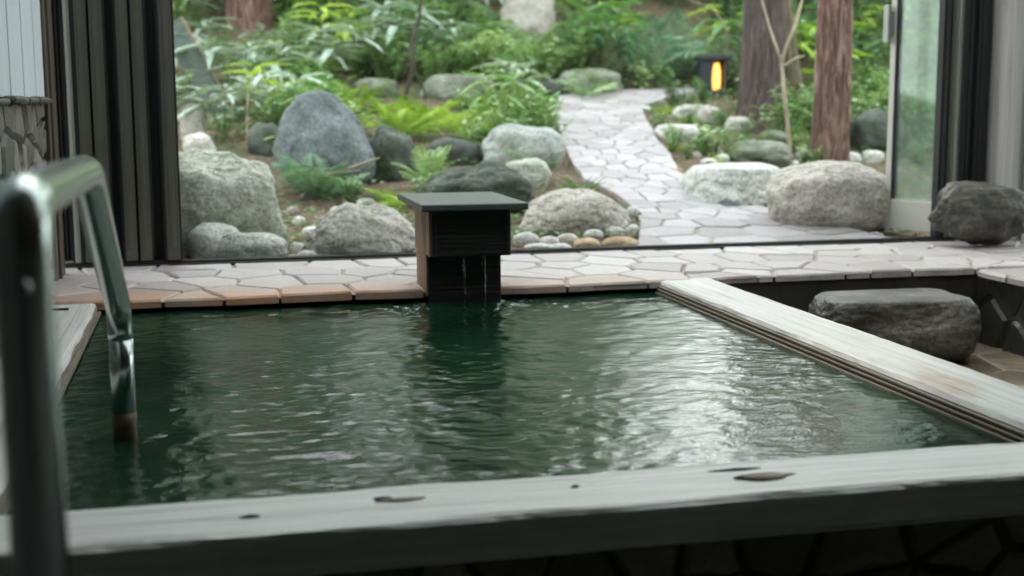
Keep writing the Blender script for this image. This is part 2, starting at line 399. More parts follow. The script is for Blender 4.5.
# stone facing of the left wall
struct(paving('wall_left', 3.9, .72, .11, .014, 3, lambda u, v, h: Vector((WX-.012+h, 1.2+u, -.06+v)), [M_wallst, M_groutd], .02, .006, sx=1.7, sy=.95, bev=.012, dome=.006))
m = MB(); rr = random.Random(4); y = 1.2
while y < 5.1:
    w = rr.uniform(.12, .22); j = rr.uniform(-.008, .012); m.box((WX-.05, y, .655+j*.4), (WX+.022+j, min(y+w, 5.06), .675+j*.5)); y += w+.004
struct(m.build('trim_1', M_wallst, bevel=.012))
m = MB(); y = 1.4
while y < 5.05:
    m.box((WX-.06, y+.010, .675), (WX-.004, min(y+.29, 5.05), 2.45)); y += .31
struct(m.build('trim_2', W_plank, bevel=.004))
m = MB(); m.box((WX-.06, 5.07, .0), (WX+.004, 5.13, 2.45)); m.box((WX-.10, 5.16, -.03), (WX+.012, 5.28, 2.45)); struct(m.build('trim_3', W_brown, bevel=.004))

sk = MB()  # added roof skylight, out of view, brings sky light onto beams and rocks
for i in range(6): sk.box((-.62+i*1.03, SK0, 2.47), (-.57+i*1.03, SK1, 2.53))
sk.box((-.6, SK0, 2.47), (4.6, SK0+.05, 2.53)); sk.box((-.6, SK1-.05, 2.47), (4.6, SK1, 2.53))
sko = struct(sk.build('added_skylight', M_alul)); m = MB(); m.box((-.6, SK0, 2.535), (4.6, SK1, 2.541)); m.build('pane', M_sky, sko)

# right window wall: post, board, pane, side wall
pr = ony(986, 225, 5.42).x
m = MB(); m.box((pr, 5.36, -.02), (pr+.085, 5.50, 2.45)); struct(m.build('trim_4', W_post, bevel=.004))
m = MB(); m.box((pr+.09, 5.38, -.02), (pr+.165, 5.48, 2.45)); m.box((pr+.15, 5.36, -.02), (pr+.17, 5.38, 2.45)); struct(m.build('trim_5', M_alul, bevel=.003))
wx0 = pr+.17
wf = MB()
for a, b_ in (((wx0, 5.41, .0), (wx0+1.3, 5.46, .08)), ((wx0, 5.41, 2.1), (wx0+1.3, 5.46, 2.2)), ((wx0+1.2, 5.41, 0), (wx0+1.3, 5.46, 2.2))): wf.box(a, b_)
wfo = struct(wf.build('window_1', M_alul, bevel=.003))
m = MB(); m.box((wx0, 5.43, .08), (wx0+1.2, 5.436, 2.1)); m.build('pane', M_glass, wfo)
RX = 5.45
m = MB()
m.box((RX, -2.2, FZ), (RX+.1, .6, 2.45)); m.box((RX, .6, FZ), (RX+.1, 3.0, 2.45)); m.box((RX, 3.0, FZ), (RX+.1, 5.5, .1)); m.box((RX, 3.0, 2.1), (RX+.1, 5.5, 2.45)); m.box((RX, 3.0, .1), (RX+.1, 3.1, 2.1))
m.box((wx0+1.3, 5.41, 0), (RX+.1, 5.5, 2.45)); m.box((wx0, 5.41, 2.2), (wx0+1.4, 5.5, 2.45))
struct(m.build('wall_right', M_conc))
m = MB(); m.box((WX-.1, 5.42, 2.2), (wx0, 5.58, 2.45)); struct(m.build('wall_front', W_brown))

# ---------------- folding glass doors
def leaf_panel(name, hinge, ang, width, frame, wst, z0=.015, z1=2.15, rail=.16, depth=.03, glassm=None):
    """a door leaf: hinge stile at the origin, runs along +x of its own frame"""
    r = empty(name, (hinge[0], hinge[1], 0), ang)
    for x0 in (0, width-wst):
        s = MB(); s.box((x0, -depth/2, z0), (x0+wst, depth/2, z1)); s.build('stile', frame, r, bevel=.003)
    s = MB(); s.box((wst, -depth/2, z0+.01), (width-wst, depth/2, z0+rail)); s.build('bottom_rail', frame, r, bevel=.003)
    s = MB(); s.box((wst, -depth/2, z1-.08), (width-wst, depth/2, z1)); s.build('top_rail', frame, r, bevel=.003)
    s = MB(); s.box((wst, -.003, z0+rail), (width-wst, .003, z1-.08)); s.build('pane', M_glass, r)
    s = MB()
    for x0 in (wst, width-wst-.006): s.box((x0, -depth/2+.002, z0+rail), (x0+.006, depth/2-.002, z1-.08))
    s.build('gasket', M_rub, r)
    return r
lefts = [(76, .022, M_alul, 'narrow light aluminium folding door leaf, first from the left wall', .40),
         (89.5, .045, M_alu, 'bronze aluminium folding door leaf, second in the stack from the left wall', .42),
         (104.5, .05, M_alu, 'bronze aluminium folding door leaf, third in the stack from the left wall', .42),
         (130, .045, M_alu, 'bronze aluminium folding door leaf, third from the garden side of the stack', .42),
         (144.5, .045, M_alu, 'bronze aluminium folding door leaf, second from the garden side of the stack', .42),
         (172, .05, M_alu, 'wide bronze aluminium door leaf closing the folded stack beside the garden', .42)]
for px, w, fm, lab, wid in lefts:
    x = ony(px, 200, 5.5).x
    r = empty('folding_door_leaf', (x, 5.47, 0))
    hw = w/2; z0, z1 = .018, 2.15
    s = MB(); s.box((-hw, 0, z0), (hw, .05, z1)); s.box((-hw*.4, -.006, z0+.05), (hw*.4, 0, z1-.05)); s.build('stile', fm, r, bevel=.003)
    s = MB(); s.box((-hw, wid-.05, z0), (hw, wid, z1)); s.build('stile', fm, r, bevel=.003)
    s = MB(); s.box((-.014, .05, z0), (.014, wid-.05, z0+.15)); s.build('bottom_rail', fm, r)
    s = MB(); s.box((-.014, .05, z1-.08), (.014, wid-.05, z1)); s.build('top_rail', fm, r)
    s = MB(); s.box((-.003, .05, z0+.15), (.003, wid-.05, z1-.08)); s.build('pane', M_glass, r)
    s = MB(); s.box((-hw-.009, .004, z0), (-hw, .05, z1)); s.box((hw, .004, z0), (hw+.009, .05, z1)); s.build('gasket', M_rub, r)
    tag(r, lab, 'door', 'folding door leaves')
# black pleated side frames between the leaves
for a, b_, lab in ((59, 71.5, 'dark teal jamb frame between the brown corner post and the first door leaf'), (112, 123.5, 'black ribbed frame between the two groups of folded door leaves'), (151, 166, 'dark ribbed frame beside the last folded door leaf')):
    x0 = ony(a, 200, 5.56).x; x1 = ony(b_, 200, 5.56).x
    s = MB(); s.box((x0, 5.56, .018), (x1, 5.9, 2.18))
    n = max(2, int((x1-x0)/.016))
    for i in range(n): s.box((x0+(x1-x0)*(i+.25)/n, 5.545, .018), (x0+(x1-x0)*(i+.7)/n, 5.56, 2.18))
    tag(s.build('door_jamb', M_rub), lab, 'door frame')

# right side: leaf turned out to the garden, dark frames beside
A = onz(890, 233.5, 0); B = onz(941, 239, 0)
A = Vector((A.x, 5.86, 0)); B = Vector((B.x, 5.54, 0))
r = leaf_panel('glass_door_leaf', (A.x, A.y), atan2(B.y-A.y, B.x-A.x), (B-A).length, M_aluw, .035, rail=.155)
tag(r, 'glazed door leaf with pale aluminium frame, swung out beside the garden on the right', 'door')
s = MB(); s.box((-.012, -.03, .96), (.02, -.015, 1.08)); s.box((-.018, -.05, .93), (.016, -.03, 1.11)); s.build('door_handle', M_alul, r, bevel=.003)
r = leaf_panel('glass_door_leaf', (A.x+.07, A.y+.10), atan2(B.y-A.y, B.x-A.x), (B-A).length*.98, M_aluw, .03, rail=.155)
tag(r, 'second glazed door leaf folded close behind the swung-out one, seen through its glass', 'door')
def jamb(a, b_, mt, y0, y1, lab, grp=None):
    x0 = ony(a, 200, y0).x; x1 = ony(b_, 200, y0).x
    s = MB(); s.box((x0, y0, .015), (x1, y1, 2.18)); s.box((x0+.25*(x1-x0), y0-.008, .03), (x0+.6*(x1-x0), y0, 2.16))
    tag(s.build('door_jamb', mt, bevel=.003), lab, 'door frame', grp)
jamb(937, 945.5, M_rub, 5.47, 5.52, 'black stile edge right behind the swung-out glass door')
jamb(946, 951.5, M_alu, 5.46, 5.51, 'slim bronze stile beside the black door edge')
jamb(954, 958.5, M_alul, 5.50, 5.53, 'narrow light metal strip at the right door opening')
jamb(960, 971, M_rub, 5.46, 5.60, 'broad black frame left of the grey wooden post, garden side')
jamb(972, 984, M_rub, 5.43, 5.58, 'broad black frame touching the grey wooden post')

# door track (sill)
m = MB()
m.box((-.72, 5.475, -.002), (3.98, 5.49, .014)); m.box((-.72, 5.51, -.002), (3.98, 5.525, .014)); m.box((-.72, 5.455, -.004), (3.98, 5.55, .004))
struct(m.build('trim_6', M_rub, bevel=.002))

# ================================================================== PAVED LEDGE
def ledge_map(u, v, h):
    y = 4.5+v
    if v < .25:
        x = u-.72; k = 1-v/.25
        y -= k*(.02*noise.noise(Vector((x*3, 0, 3)))+.012*noise.noise(Vector((x*11, 0, 5))))-.0
        if x > 1.84: y += .05*k
    return Vector((u-.72, y, h))
o = paving('trim_7', 6.2, .955, .21, .011, 17, ledge_map, [M_ledge, M_grout], .028, .003, sx=1.0, sy=1.25, bev=.007)
struct(o)
m = MB(); m.box((-.72, 4.56, -.30), (5.4, 5.6, -.012)); struct(m.build('trim_8', M_groutd))
# right return of the ledge, beside the small tub
def ret_map(u, v, h):
    x = 2.93+u; k = max(0, 1-u/.2)
    return Vector((x-k*.025*noise.noise(Vector((v*4, 3, 1))), 2.2+v, h+.0))
struct(paving('trim_9', 2.4, 2.30, .3, .016, 23, ret_map, [M_ledge, M_grout], .028, .003, bev=.01))
m = MB(); m.box((2.99, 2.0, -.30), (RX, 4.56, -.012)); struct(m.build('trim_10', M_groutd))

# ================================================================== POOL
WZ = -.045
m = MB()  # basin floor and sides
m.box((-.40, 2.12, -.75), (1.70, 4.62, -.70)); m.box((-.56, 2.02, -.70), (-.40, 4.62, -.07)); m.box((1.66, 2.12, -.70), (1.80, 4.62, -.07))
m.box((-.40, 4.56, -.70), (1.66, 4.66, -.045)); m.box((-.40, 2.02, -.70), (1.66, 2.14, -.07))
tag(m.build('trim_11', M_groutd), kind='structure')
# water surface with real ripples
wm = MB(); nx, ny = 380, 440; x0, x1, y0, y1 = -.395, 1.655, 2.15, 4.56
vs = []
def wave(x, y):
    a = noise.noise(Vector((x*5.5, y*7.5, .3)))*.0036
    a += noise.noise(Vector((x*15, y*19, 1.7)))*.0032
    a += noise.noise(Vector((x*30, y*44, 4.1)))*.0016+abs(noise.noise(Vector((x*19, y*27, 6.1))))*-.0016
    d = hypot(x-.88, y-4.5)
    a += sin(d*46+noise.noise(Vector((x*6, y*6, 0)))*2)*.0016*math.exp(-d*2.2)
    a += noise.noise(Vector((x*40, y*40, 9)))*.009*math.exp(-((d-.18)/.22)**2)
    return a*(.75+.5*noise.noise(Vector((x*1.2, y*1.2, 5))))
for j in range(ny+1):
    for i in range(nx+1):
        x = x0+(x1-x0)*i/nx; y = y0+(y1-y0)*j/ny
        vs.append((x, y, WZ+wave(x, y)))
wm.add(vs, [(j*(nx+1)+i, j*(nx+1)+i+1, (j+1)*(nx+1)+i+1, (j+1)*(nx+1)+i) for j in range(ny) for i in range(nx)])
M_water, nt, b = newmat('murky_green_water')
co = coords(nt, 'World')
nt.links.new(ramp(nt, noi(nt, co, 1.6, 3, .5), [(.3, (.003,.016,.009)), (.6, (.009,.038,.019))]), b.inputs['Base Color'])
b.inputs['Roughness'].default_value = .03; b.inputs['IOR'].default_value = 1.34
bump(nt, b, noi(nt, coords(nt, 'World', (1, 1.4, 1)), 75, 3, .6), .12, .01)
wo = wm.build('pool_water', M_water, smooth=True); tag(wo, 'dark green rippling bath water filling the wooden-edged pool', 'water', kind='stuff')

# beams -----------------------------------------------------------
def beam(name, a, b_, mat, axis, seed, bev=.012, n=60):
    """rough sawn beam, cross section box with small waviness"""
    a = Vector(a); b_ = Vector(b_); mb = MB(); rn = random.Random(seed)
    o = [i for i in range(3) if i != axis]
    vs = []; prof = []
    lo, hi = (a[o[0]], a[o[1]]), (b_[o[0]], b_[o[1]])
    c = bev
    P = [(lo[0], lo[1]), (hi[0], lo[1]), (hi[0], hi[1]-c), (hi[0]-c*.4, hi[1]-c*.3), (hi[0]-c*1.3, hi[1])]
    for t in range(1, 7): P.append((hi[0]-c*1.3-(hi[0]-lo[0]-c*2.6)*t/7, hi[1]))
    P += [(lo[0]+c*1.3, hi[1]), (lo[0]+c*.4, hi[1]-c*.3), (lo[0], hi[1]-c)]
    m_ = len(P)
    for i in range(n+1):
        t = a[axis]+(b_[axis]-a[axis])*i/n
        for k, p in enumerate(P):
            dx = noise.noise(Vector((t*5, k*.7+seed, 1)))*.005+noise.noise(Vector((t*25, k*1.7+seed, 4)))*.003
            dz = noise.noise(Vector((t*4, k*.5+seed, 8)))*.003 if k >= 3 and k < m_-1 else 0
            v = [0, 0, 0]; v[axis] = t; v[o[0]] = p[0]+dx; v[o[1]] = p[1]+dz; vs.append(v)
    fs = [(i*m_+k, i*m_+(k+1) % m_, (i+1)*m_+(k+1) % m_, (i+1)*m_+k) for i in range(n) for k in range(m_)]
    fs += [tuple(range(m_)), tuple(n*m_+k for k in range(m_-1, -1, -1))]
    if axis == 1: fs = [tuple(reversed(f)) for f in fs]
    mb.add(vs, fs)
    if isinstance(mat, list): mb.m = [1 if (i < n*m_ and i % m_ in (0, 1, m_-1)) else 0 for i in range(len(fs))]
    ob = mb.build(name, mat)
    return ob
fb = beam('pool_edge_beam', (-.75, 1.972, -.075), (3.0, 2.176, 0), W_x, 0, 1, .010, 150)
tag(fb, 'long weathered white wooden beam across the front of the pool, nearest the camera', 'beam')
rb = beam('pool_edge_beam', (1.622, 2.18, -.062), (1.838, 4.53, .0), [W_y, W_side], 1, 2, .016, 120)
tag(rb, 'broad pale wooden beam dividing the green pool from the small stone tub', 'beam')
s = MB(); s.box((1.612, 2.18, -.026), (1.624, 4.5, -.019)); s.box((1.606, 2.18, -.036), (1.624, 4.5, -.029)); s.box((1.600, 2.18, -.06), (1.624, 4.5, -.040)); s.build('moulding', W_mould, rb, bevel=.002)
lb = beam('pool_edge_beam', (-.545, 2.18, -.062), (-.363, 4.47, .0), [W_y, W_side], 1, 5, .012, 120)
tag(lb, 'weathered wooden beam with orange stains along the left wall behind the handrail', 'beam')
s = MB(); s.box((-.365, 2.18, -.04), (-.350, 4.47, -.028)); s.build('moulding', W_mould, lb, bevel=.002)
m = MB(); m.box((-.52, 4.34, .0), (-.44, 4.352, .006)); m.build('slot', M_groutd, lb)
# knots / patches in the front beam
M_knot = woodmat('knot_wood', 0, (.10,.085,.055), (.24,.21,.15), (.34,.31,.23), None, .5)
def knot(px, py, w, d, seed, mt, z=.0015, nm='knot'):
    p = onz(px, py, 0); rn = random.Random(seed); mb = MB(); n = 22; vs = []
    for k in range(n):
        a = 2*pi*k/n; q = 1+rn.uniform(-.12, .12); vs.append((p.x+cos(a)*w*q*(1+.3*(sin(a) > 0)), p.y+sin(a)*d*q, z+.001))
    vs.append((p.x, p.y, z+.004)); vs2 = [(v[0], v[1], -.004) for v in vs[:n]]
    mb.add(vs+vs2, [(k, (k+1) % n, n) for k in range(n)]+[(n+1+k, n+1+(k+1) % n, (k+1) % n, k) for k in range(n)])
    mb.build(nm, mt, fb, smooth=True)
knot(765, 477, .045, .022, 2, M_groutd, .0, 'knot_hollow'); knot(768, 478, .032, .015, 3, M_knot, .003)
knot(735, 470, .045, .006, 7, M_groutd, .0, 'crack')
knot(402, 500, .036, .010, 4, M_knot, .001); knot(383, 499, .012, .009, 5, M_groutd, .0005, 'knot_hollow')
knot(250, 517, .012, .003, 6, M_groutd, .0005, 'crack'); knot(575, 487, .006, .004, 8, M_groutd, .0005, 'knot_hollow')
# stone wall below the front beam
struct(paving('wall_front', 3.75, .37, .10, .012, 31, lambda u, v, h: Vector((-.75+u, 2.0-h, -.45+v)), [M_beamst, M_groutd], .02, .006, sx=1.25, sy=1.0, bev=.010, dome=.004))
m = MB(); m.box((-.75, 2.012, FZ), (3.0, 2.14, -.078)); struct(m.build('wall_front', M_groutd))

# ---------------- small stone tub
TZ = -.30
struct(paving('floor', 1.2, 2.5, .34, .014, 41, lambda u, v, h: Vector((1.82+u, 2.15+v, TZ+h*.6)), [M_floor, M_grout], .02, .003, bev=.008))
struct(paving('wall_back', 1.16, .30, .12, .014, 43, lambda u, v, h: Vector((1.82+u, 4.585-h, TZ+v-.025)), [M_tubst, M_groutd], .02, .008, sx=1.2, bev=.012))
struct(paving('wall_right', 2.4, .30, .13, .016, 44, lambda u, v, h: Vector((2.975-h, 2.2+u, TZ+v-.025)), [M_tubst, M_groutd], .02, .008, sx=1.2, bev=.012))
m = MB(); m.box((1.70, 2.14, -.5), (1.83, 4.6, -.055)); m.box((1.80, 2.1, -.5), (3.0, 2.16, -.02)); m.box((1.8, 2.1, -.5), (3.2, 4.7, TZ-.02)); struct(m.build('trim_12', M_groutd))

# ================================================================== ROCKS
def ico(sub):
    import bmesh
    b = bmesh.new(); bmesh.ops.create_icosphere(b, subdivisions=sub, radius=1)
    V = [v.co.copy() for v in b.verts]; Fc = [tuple(v.index for v in f.verts) for f in b.faces]; b.free(); return V, Fc
ICO = {k: ico(k) for k in (2, 3, 4, 5, 6)}
def rock_mesh(name, rx, ry, rz, seed, mat, sub=5, rough=.16, sq=2.6, flat=.0, ridge=.035, lean=0, taper=0, fine=1.0):
    V, Fc = ICO[sub]; s = Vector((seed*3.17, seed*1.71, seed*.93)); out = []
    for v in V:
        r = (abs(v.x)**sq+abs(v.y)**sq+abs(v.z)**sq)**(-1/sq); p = v*r
        n = noise.noise(v*1.3+s)*rough*1.7+noise.noise(v*2.9+s)*rough*.75+noise.noise(v*6.5+s)*rough*.3*fine
        rg = 1-abs(noise.noise(v*2.1+s*2))*2; n -= ridge*max(0, rg-.6)*1.6
        if sub >= 5: n += (noise.noise(v*15+s)*.02+noise.noise(v*32+s)*.010)*fine
        p = p*(1+n)
        if taper and p.z > -.3: k = 1-taper*(p.z+.3)/1.3; p.x *= k; p.y *= k
        p.x += lean*p.z
        if flat and p.z > 1-flat: p.z = 1-flat+(p.z-1+flat)*.25
        out.append(p)
    xs = [p.x for p in out]; ys = [p.y for p in out]; zs = [p.z for p in out]
    cx, hx = (max(xs)+min(xs))/2, (max(xs)-min(xs))/2; cy, hy = (max(ys)+min(ys))/2, (max(ys)-min(ys))/2; cz, hz = (max(zs)+min(zs))/2, (max(zs)-min(zs))/2
    mb = MB(); mb.add([((p.x-cx)/hx*rx, (p.y-cy)/hy*ry, (p.z-cz)/hz*rz) for p in out], Fc)
    return mb.mesh(name, [mat], True)
ROCKS = []; RPX = []
def rock(px0, py0, px1, py1, mat, label, cat='rock', sub=5, dr=.8, base=None, sink=.3, name='rock', zb=None, group=None, **k):
    """seen silhouette px0..px1 x py0..py1; the front foot stands on the ground at py1"""
    pc = (px0+px1)/2
    g = onground(pc, py1, ground) if zb is None else onz(pc, py1, zb)
    D = (g-EYE).dot(fw); w = (px1-px0)*D/F/2
    h = w*dr
    D2 = D+h*.75; w = (px1-px0)*(D+h*.6)/F/2
    c = g+Vector((sin(YAW), cos(YAW), 0))*h*.75
    d = ray(pc, py0); t = (c.x*sin(YAW)+c.y*cos(YAW))/(d.x*sin(YAW)+d.y*cos(YAW)); top = (EYE+d*t).z
    p = EYE+d*t
    z0 = g.z; H_ = max(top-z0, .02); zbot = z0-H_*sink
    me = rock_mesh(name, w, h, (top-zbot)/2, k.pop('seed'), mat, sub, **k)
    o = bpy.data.objects.new(name, me); col.objects.link(o); o.location = (p.x, p.y, (top+zbot)/2); o.rotation_euler = (0, 0, -YAW)
    RPX.append((px0, px1, py0, D)) if px1-px0 > 28 else None
    tag(o, label, cat, group); ROCKS.append((p.x, p.y, max(w, h))); return o
G = 'large garden boulders'
rock(110,149,285,256, R_green, 'large pitted green-grey boulder beside the folded doors', sub=6, seed=1, dr=.5, rough=.11, sq=2.5, taper=.10)
rock(186,222,243,262, R_smooth, 'smooth grey cobble beside the folded doors, behind the flatter oval one', sub=4, seed=2, rough=.06, sq=2.2, ridge=0, dr=.8)
rock(204,232,288,262.5, R_smooth, 'flat oval grey cobble touching the door sill in front of the pitted boulder', sub=5, seed=3, rough=.07, sq=2.3, ridge=0, dr=.45, sink=.2)
rock(272,90,374,192, R_blue, 'tall rounded blue-grey boulder with a fern in front of it', sub=6, seed=4, rough=.09, sq=2.3, taper=.33, lean=-.14, ridge=.03, dr=.7, fine=.5, sink=.2)
rock(302,202,418,260, R_pale, 'rough triangular pale boulder left of the wooden water spout', sub=6, seed=14, rough=.10, sq=2.1, taper=.3, dr=.6)
rock(414,160,537,214, R_dark, 'long dark mossy boulder rising behind the lid of the water spout', sub=6, seed=6, rough=.13, sq=2.4, dr=.55, taper=.12)
rock(517,188,632,236, R_tan, 'broad pale boulder between the water spout and the stone path', sub=6, seed=7, rough=.09, sq=2.4, taper=.22, dr=.6)
rock(480,123,566,168, R_moss2, 'rounded grey boulder half hidden by ferns at the left edge of the path', sub=5, seed=8, rough=.10, sq=2.4, dr=.7)
rock(364,124,418,182, R_dark, 'dark mossy rock right of the tall blue-grey boulder', sub=5, seed=9, rough=.12, sq=2.3, dr=.7)
rock(424,137,482,166, R_dark, 'low dark rock under the lime ferns', sub=4, seed=29, rough=.12, dr=.7)
rock(420,74,497,103, R_moss, 'long low boulder with a pale top beneath the dark twig', sub=5, seed=10, rough=.08, sq=2.5, dr=.6, flat=.15)
rock(352,78,398,98, R_moss, 'small grey-green rock on the slope between the tall boulder and the dark twig', sub=4, seed=30, rough=.12)
rock(556,68,624,95, R_moss, 'rounded grey boulder with green tinge where the path turns', sub=5, seed=11, rough=.09, sq=2.3, dr=.7)
rock(534,79,575,97, R_dark, 'small dark rock leaning on the rounded boulder at the path turn', sub=4, seed=12, rough=.12)
rock(497,-22,556,32, R_pale, 'pale slanting slab of rock high on the slope at the top of the view', sub=5, seed=13, rough=.10, sq=3, taper=.3, lean=.2, dr=.5)
rock(246,122,284,156, R_dark, 'dark rock wedged left of the tall blue-grey boulder', sub=4, seed=15, rough=.12)
rock(178,103,206,141, R_pale, 'grey rock at the folded doors above the pitted boulder', sub=4, seed=16, rough=.14)
rock(183,132,217,158, R_pale, 'small pale rock on top edge of the bank behind the pitted boulder', sub=4, seed=17, rough=.14)
rock(682,163,783,207, R_smooth, 'low pale grey slab with a flat top beside the path, left of the big pale boulder', sub=6, seed=18, rough=.09, sq=2.8, flat=.4, dr=1.3, sink=.5, taper=.15)
rock(766,160,893,236, R_tan, 'large rounded pale boulder beside the path, next to the swung-out glass door', sub=6, seed=19, rough=.085, sq=2.7, dr=.7, sink=.15, ridge=.03)
rock(726,140,792,166, R_moss, 'smooth grey-green rock lying in front of the dark cedar trunk', sub=5, seed=20, rough=.09, dr=.7)
rock(764,147,790,166, R_blue, 'small dark grey stone at the end of the grey-green rock', sub=4, seed=21, rough=.1)
rock(757,130,792,149, R_moss, 'mossy round stone directly below the forked sapling', sub=4, seed=22, rough=.08)
rock(850,108,908,152, R_dark, 'dark boulder with lit top seen behind the red cedar trunk', sub=5, seed=23, rough=.12, sq=2.7, dr=.7)
rock(724,116,760,132, R_pale, 'small pale stone at the foot of the dark cedar', sub=4, seed=24, rough=.12)
rock(672,104,722,124, R_pale, 'low pale rock among groundcover inside the bend of the path', sub=4, seed=25, rough=.1)
rock(655,124,700,142, R_white, 'flat pale stone among plants along the right edge of the path', sub=4, seed=26, rough=.1, flat=.3)
rock(500,158,552,190, R_green, 'low grey stone under leafy plants left of the path', sub=4, seed=27, rough=.12)
rock(826,150,842,163, R_smooth, 'small round grey stone at the foot of the red cedar, left one', sub=4, seed=28, rough=.05, ridge=0)
rock(838,152,862,164, R_smooth, 'small round grey stone at the foot of the red cedar, right one', sub=4, seed=33, rough=.05, ridge=0)
rock(862,150,884,163, R_white, 'small pale stone between the red cedar and the glass door', sub=3, seed=34, rough=.08)
# rocks indoors
rock(933,181,1034,249, R_black, 'rough dark wet rock resting on the paved ledge against the wooden post', sub=6, seed=35, rough=.13, sq=2.7, zb=0.0, sink=.0, dr=.62)
def block_rock():
    px = 896; c = Vector((2.50, 4.30, 0))
    me = rock_mesh('step_rock', .305, .19, .135, 52, R_step, 6, rough=.055, sq=4.6, flat=.22, ridge=.02, taper=.06)
    o = bpy.data.objects.new('step_rock', me); col.objects.link(o); o.location = (2.455, 4.30, TZ+.115); o.rotation_euler = (0, 0, -.06)
    tag(o, 'big flat-topped dark step rock standing inside the small stone tub', 'rock')
block_rock()
# cobbles along the sill, each its own stone
cob = [(512,232,540,247,R_smooth),(538,236,560,248,R_white),(524,243,552,250.5,R_white),(556,233,580,246,R_tan),(573,238,602,250.5,R_brown),(601,236,640,250.5,R_brown),
       (604,226,626,238,R_smooth),(624,224,641,238,R_white),(583,229,604,240,R_smooth),(540,226,562,236,R_white),(626,206,640,216,R_smooth),(636,212,647,222,R_dark),(547,243,572,251,R_smooth),
       (288,242,306,256,R_white),(296,250,318,260.5,R_smooth),(286,254,300,262,R_brown),(302,226,322,238,R_white),(292,216,306,226,R_smooth),(318,216,334,226,R_blue),(306,236,320,246,R_tan),
       (286,206,300,214,R_tan),(330,206,352,214,R_white),(356,198,376,207,R_smooth),(300,192,316,200,R_blue),(340,226,356,236,R_white),
       (742,206,762,216,R_smooth),(720,202,742,212,R_blue),(758,212,774,222,R_white),(728,210,742,217,R_tan),(866,232,884,238,R_white),(846,232,862,237.5,R_tan),
       (700,158,718,166,R_white),(716,154,730,162,R_smooth),(690,152,702,159,R_tan),(786,160,800,168,R_smooth),(796,150,812,158,R_white),(672,168,684,176,R_brown),
       (640,106,652,112,R_smooth),(192,256,206,262.5,R_blue),(424,196,440,204,R_smooth)]
nm = {R_smooth: 'grey', R_white: 'whitish', R_tan: 'pale buff', R_brown: 'tan brown', R_dark: 'dark', R_blue: 'blue-grey'}
def where(x, y):
    if 500 < x < 650: return 'between the water spout and the path'
    if x < 400: return 'near the door sill, left of the triangular boulder' if y > 210 else 'on the bare soil below the tall boulder'
    if x < 500: return 'behind the lid of the water spout'
    if y < 170: return 'on the soil right of the path, near the cedars'
    return 'along the right edge of the path, by the big pale boulder'
for i, (a, b_, c_, d_, mt) in enumerate(cob):
    w = where(a, d_)
    rock(a, b_, c_, d_, mt, '%s garden cobble %s' % (nm[mt], w), cat='cobble', name='cobble', sub=3, seed=60+i, rough=.07, sq=2.2, ridge=0, sink=.35, group=nm[mt]+' cobbles '+w)

# ================================================================== WATER SPOUT BOX
sp = empty('water_spout', (.87, 4.55, 0)); tag(sp, 'black wet wooden box spout with a flat lid pouring water into the pool', 'spout')
def at_sp(mb, *a, **k): o = mb.build(*a, parent=sp, **k); o.matrix_parent_inverse = Matrix.Translation((-.87, -4.55, 0)); return o
s = MB(); s.box((.703, 4.29, .292), (1.070, 4.86, .316)); at_sp(s, 'lid', W_slab, bevel=.004)
s = MB(); s.box((.750, 4.372, .128), (1.025, 4.70, .291)); s.box((.748, 4.368, .128), (.765, 4.376, .291)); s.box((1.006, 4.368, .128), (1.026, 4.376, .291)); at_sp(s, 'trough', W_dark, bevel=.004)
s = MB(); s.box((.742, 4.39, .128), (.7495, 4.70, .290)); s.box((.744, 4.47, -.02), (.7515, 4.68, .126)); at_sp(s, 'side_board', W_rust, bevel=.002)
s = MB(); s.box((.752, 4.465, -.30), (1.012, 4.68, .130)); at_sp(s, 'stand', W_dark, bevel=.004)
M_stream, nt, b = newmat('falling_water'); b.inputs['Base Color'].default_value = (.8,.9,.95,1); b.inputs['Transmission Weight'].default_value = 1; b.inputs['Roughness'].default_value = .15; b.inputs['IOR'].default_value = 1.33; b.inputs['Alpha'].default_value = .35
M_foam = plain('foam', (.75,.82,.82), .4, 0, .1, 30, 0)
def stream(x, w):
    mb = MB(); n = 14; vs = []
    for i in range(n+1):
        t = i/n; z = .13-t*.172; y = 4.385-.035*sqrt(t); ww = w*(1-.55*t)*(1+.2*sin(i*2.1+x*30)); sh = .002*sin(i*1.3)
        for k in range(8):
            a = 2*pi*k/8; vs.append((x+sh+cos(a)*ww, y+sin(a)*.0035, z))
    fs = [(i*8+k, i*8+(k+1) % 8, (i+1)*8+(k+1) % 8, (i+1)*8+k) for i in range(n) for k in range(8)]
    mb.add(vs, fs); return mb
s = MB()
for x, w in ((.858, .005), (.928, .008)):
    q = stream(x, w); s.add(q.v, q.f)
o = s.build('water_streams', M_stream, smooth=True); tag(o, 'thin streams of water falling from the dark box into the pool', 'water', kind='stuff')

# ================================================================== HANDRAIL
def rounded(pts, r=.05, n=8):
    out = [Vector(pts[0])]
    for i in range(1, len(pts)-1):
        p = Vector(pts[i]); a = (Vector(pts[i-1])-p).normalized(); b_ = (Vector(pts[i+1])-p).normalized()
        s_, e = p+a*r, p+b_*r
        for k in range(n+1):
            t = k/n; out.append(s_.lerp(p, t).lerp(p.lerp(e, t), t))
    out.append(Vector(pts[-1])); return out
hr = empty('handrail', (-.165, 1.22, FZ)); tag(hr, 'bent stainless steel handrail reaching from the floor over the beam into the pool', 'handrail')
pinv = Matrix.Translation((.165, -1.22, -FZ))
def at_hr(mb, *a, **k): o = mb.build(*a, parent=hr, **k); o.matrix_parent_inverse = pinv; return o
R_ = .0255
s = MB(); s.tube(rounded([(-.160, 1.22, FZ), (-.160, 1.22, .572), (-.172, 2.04, .558), (-.184, 2.80, .235), (-.183, 2.803, .17)], .05, 9), R_, 28)
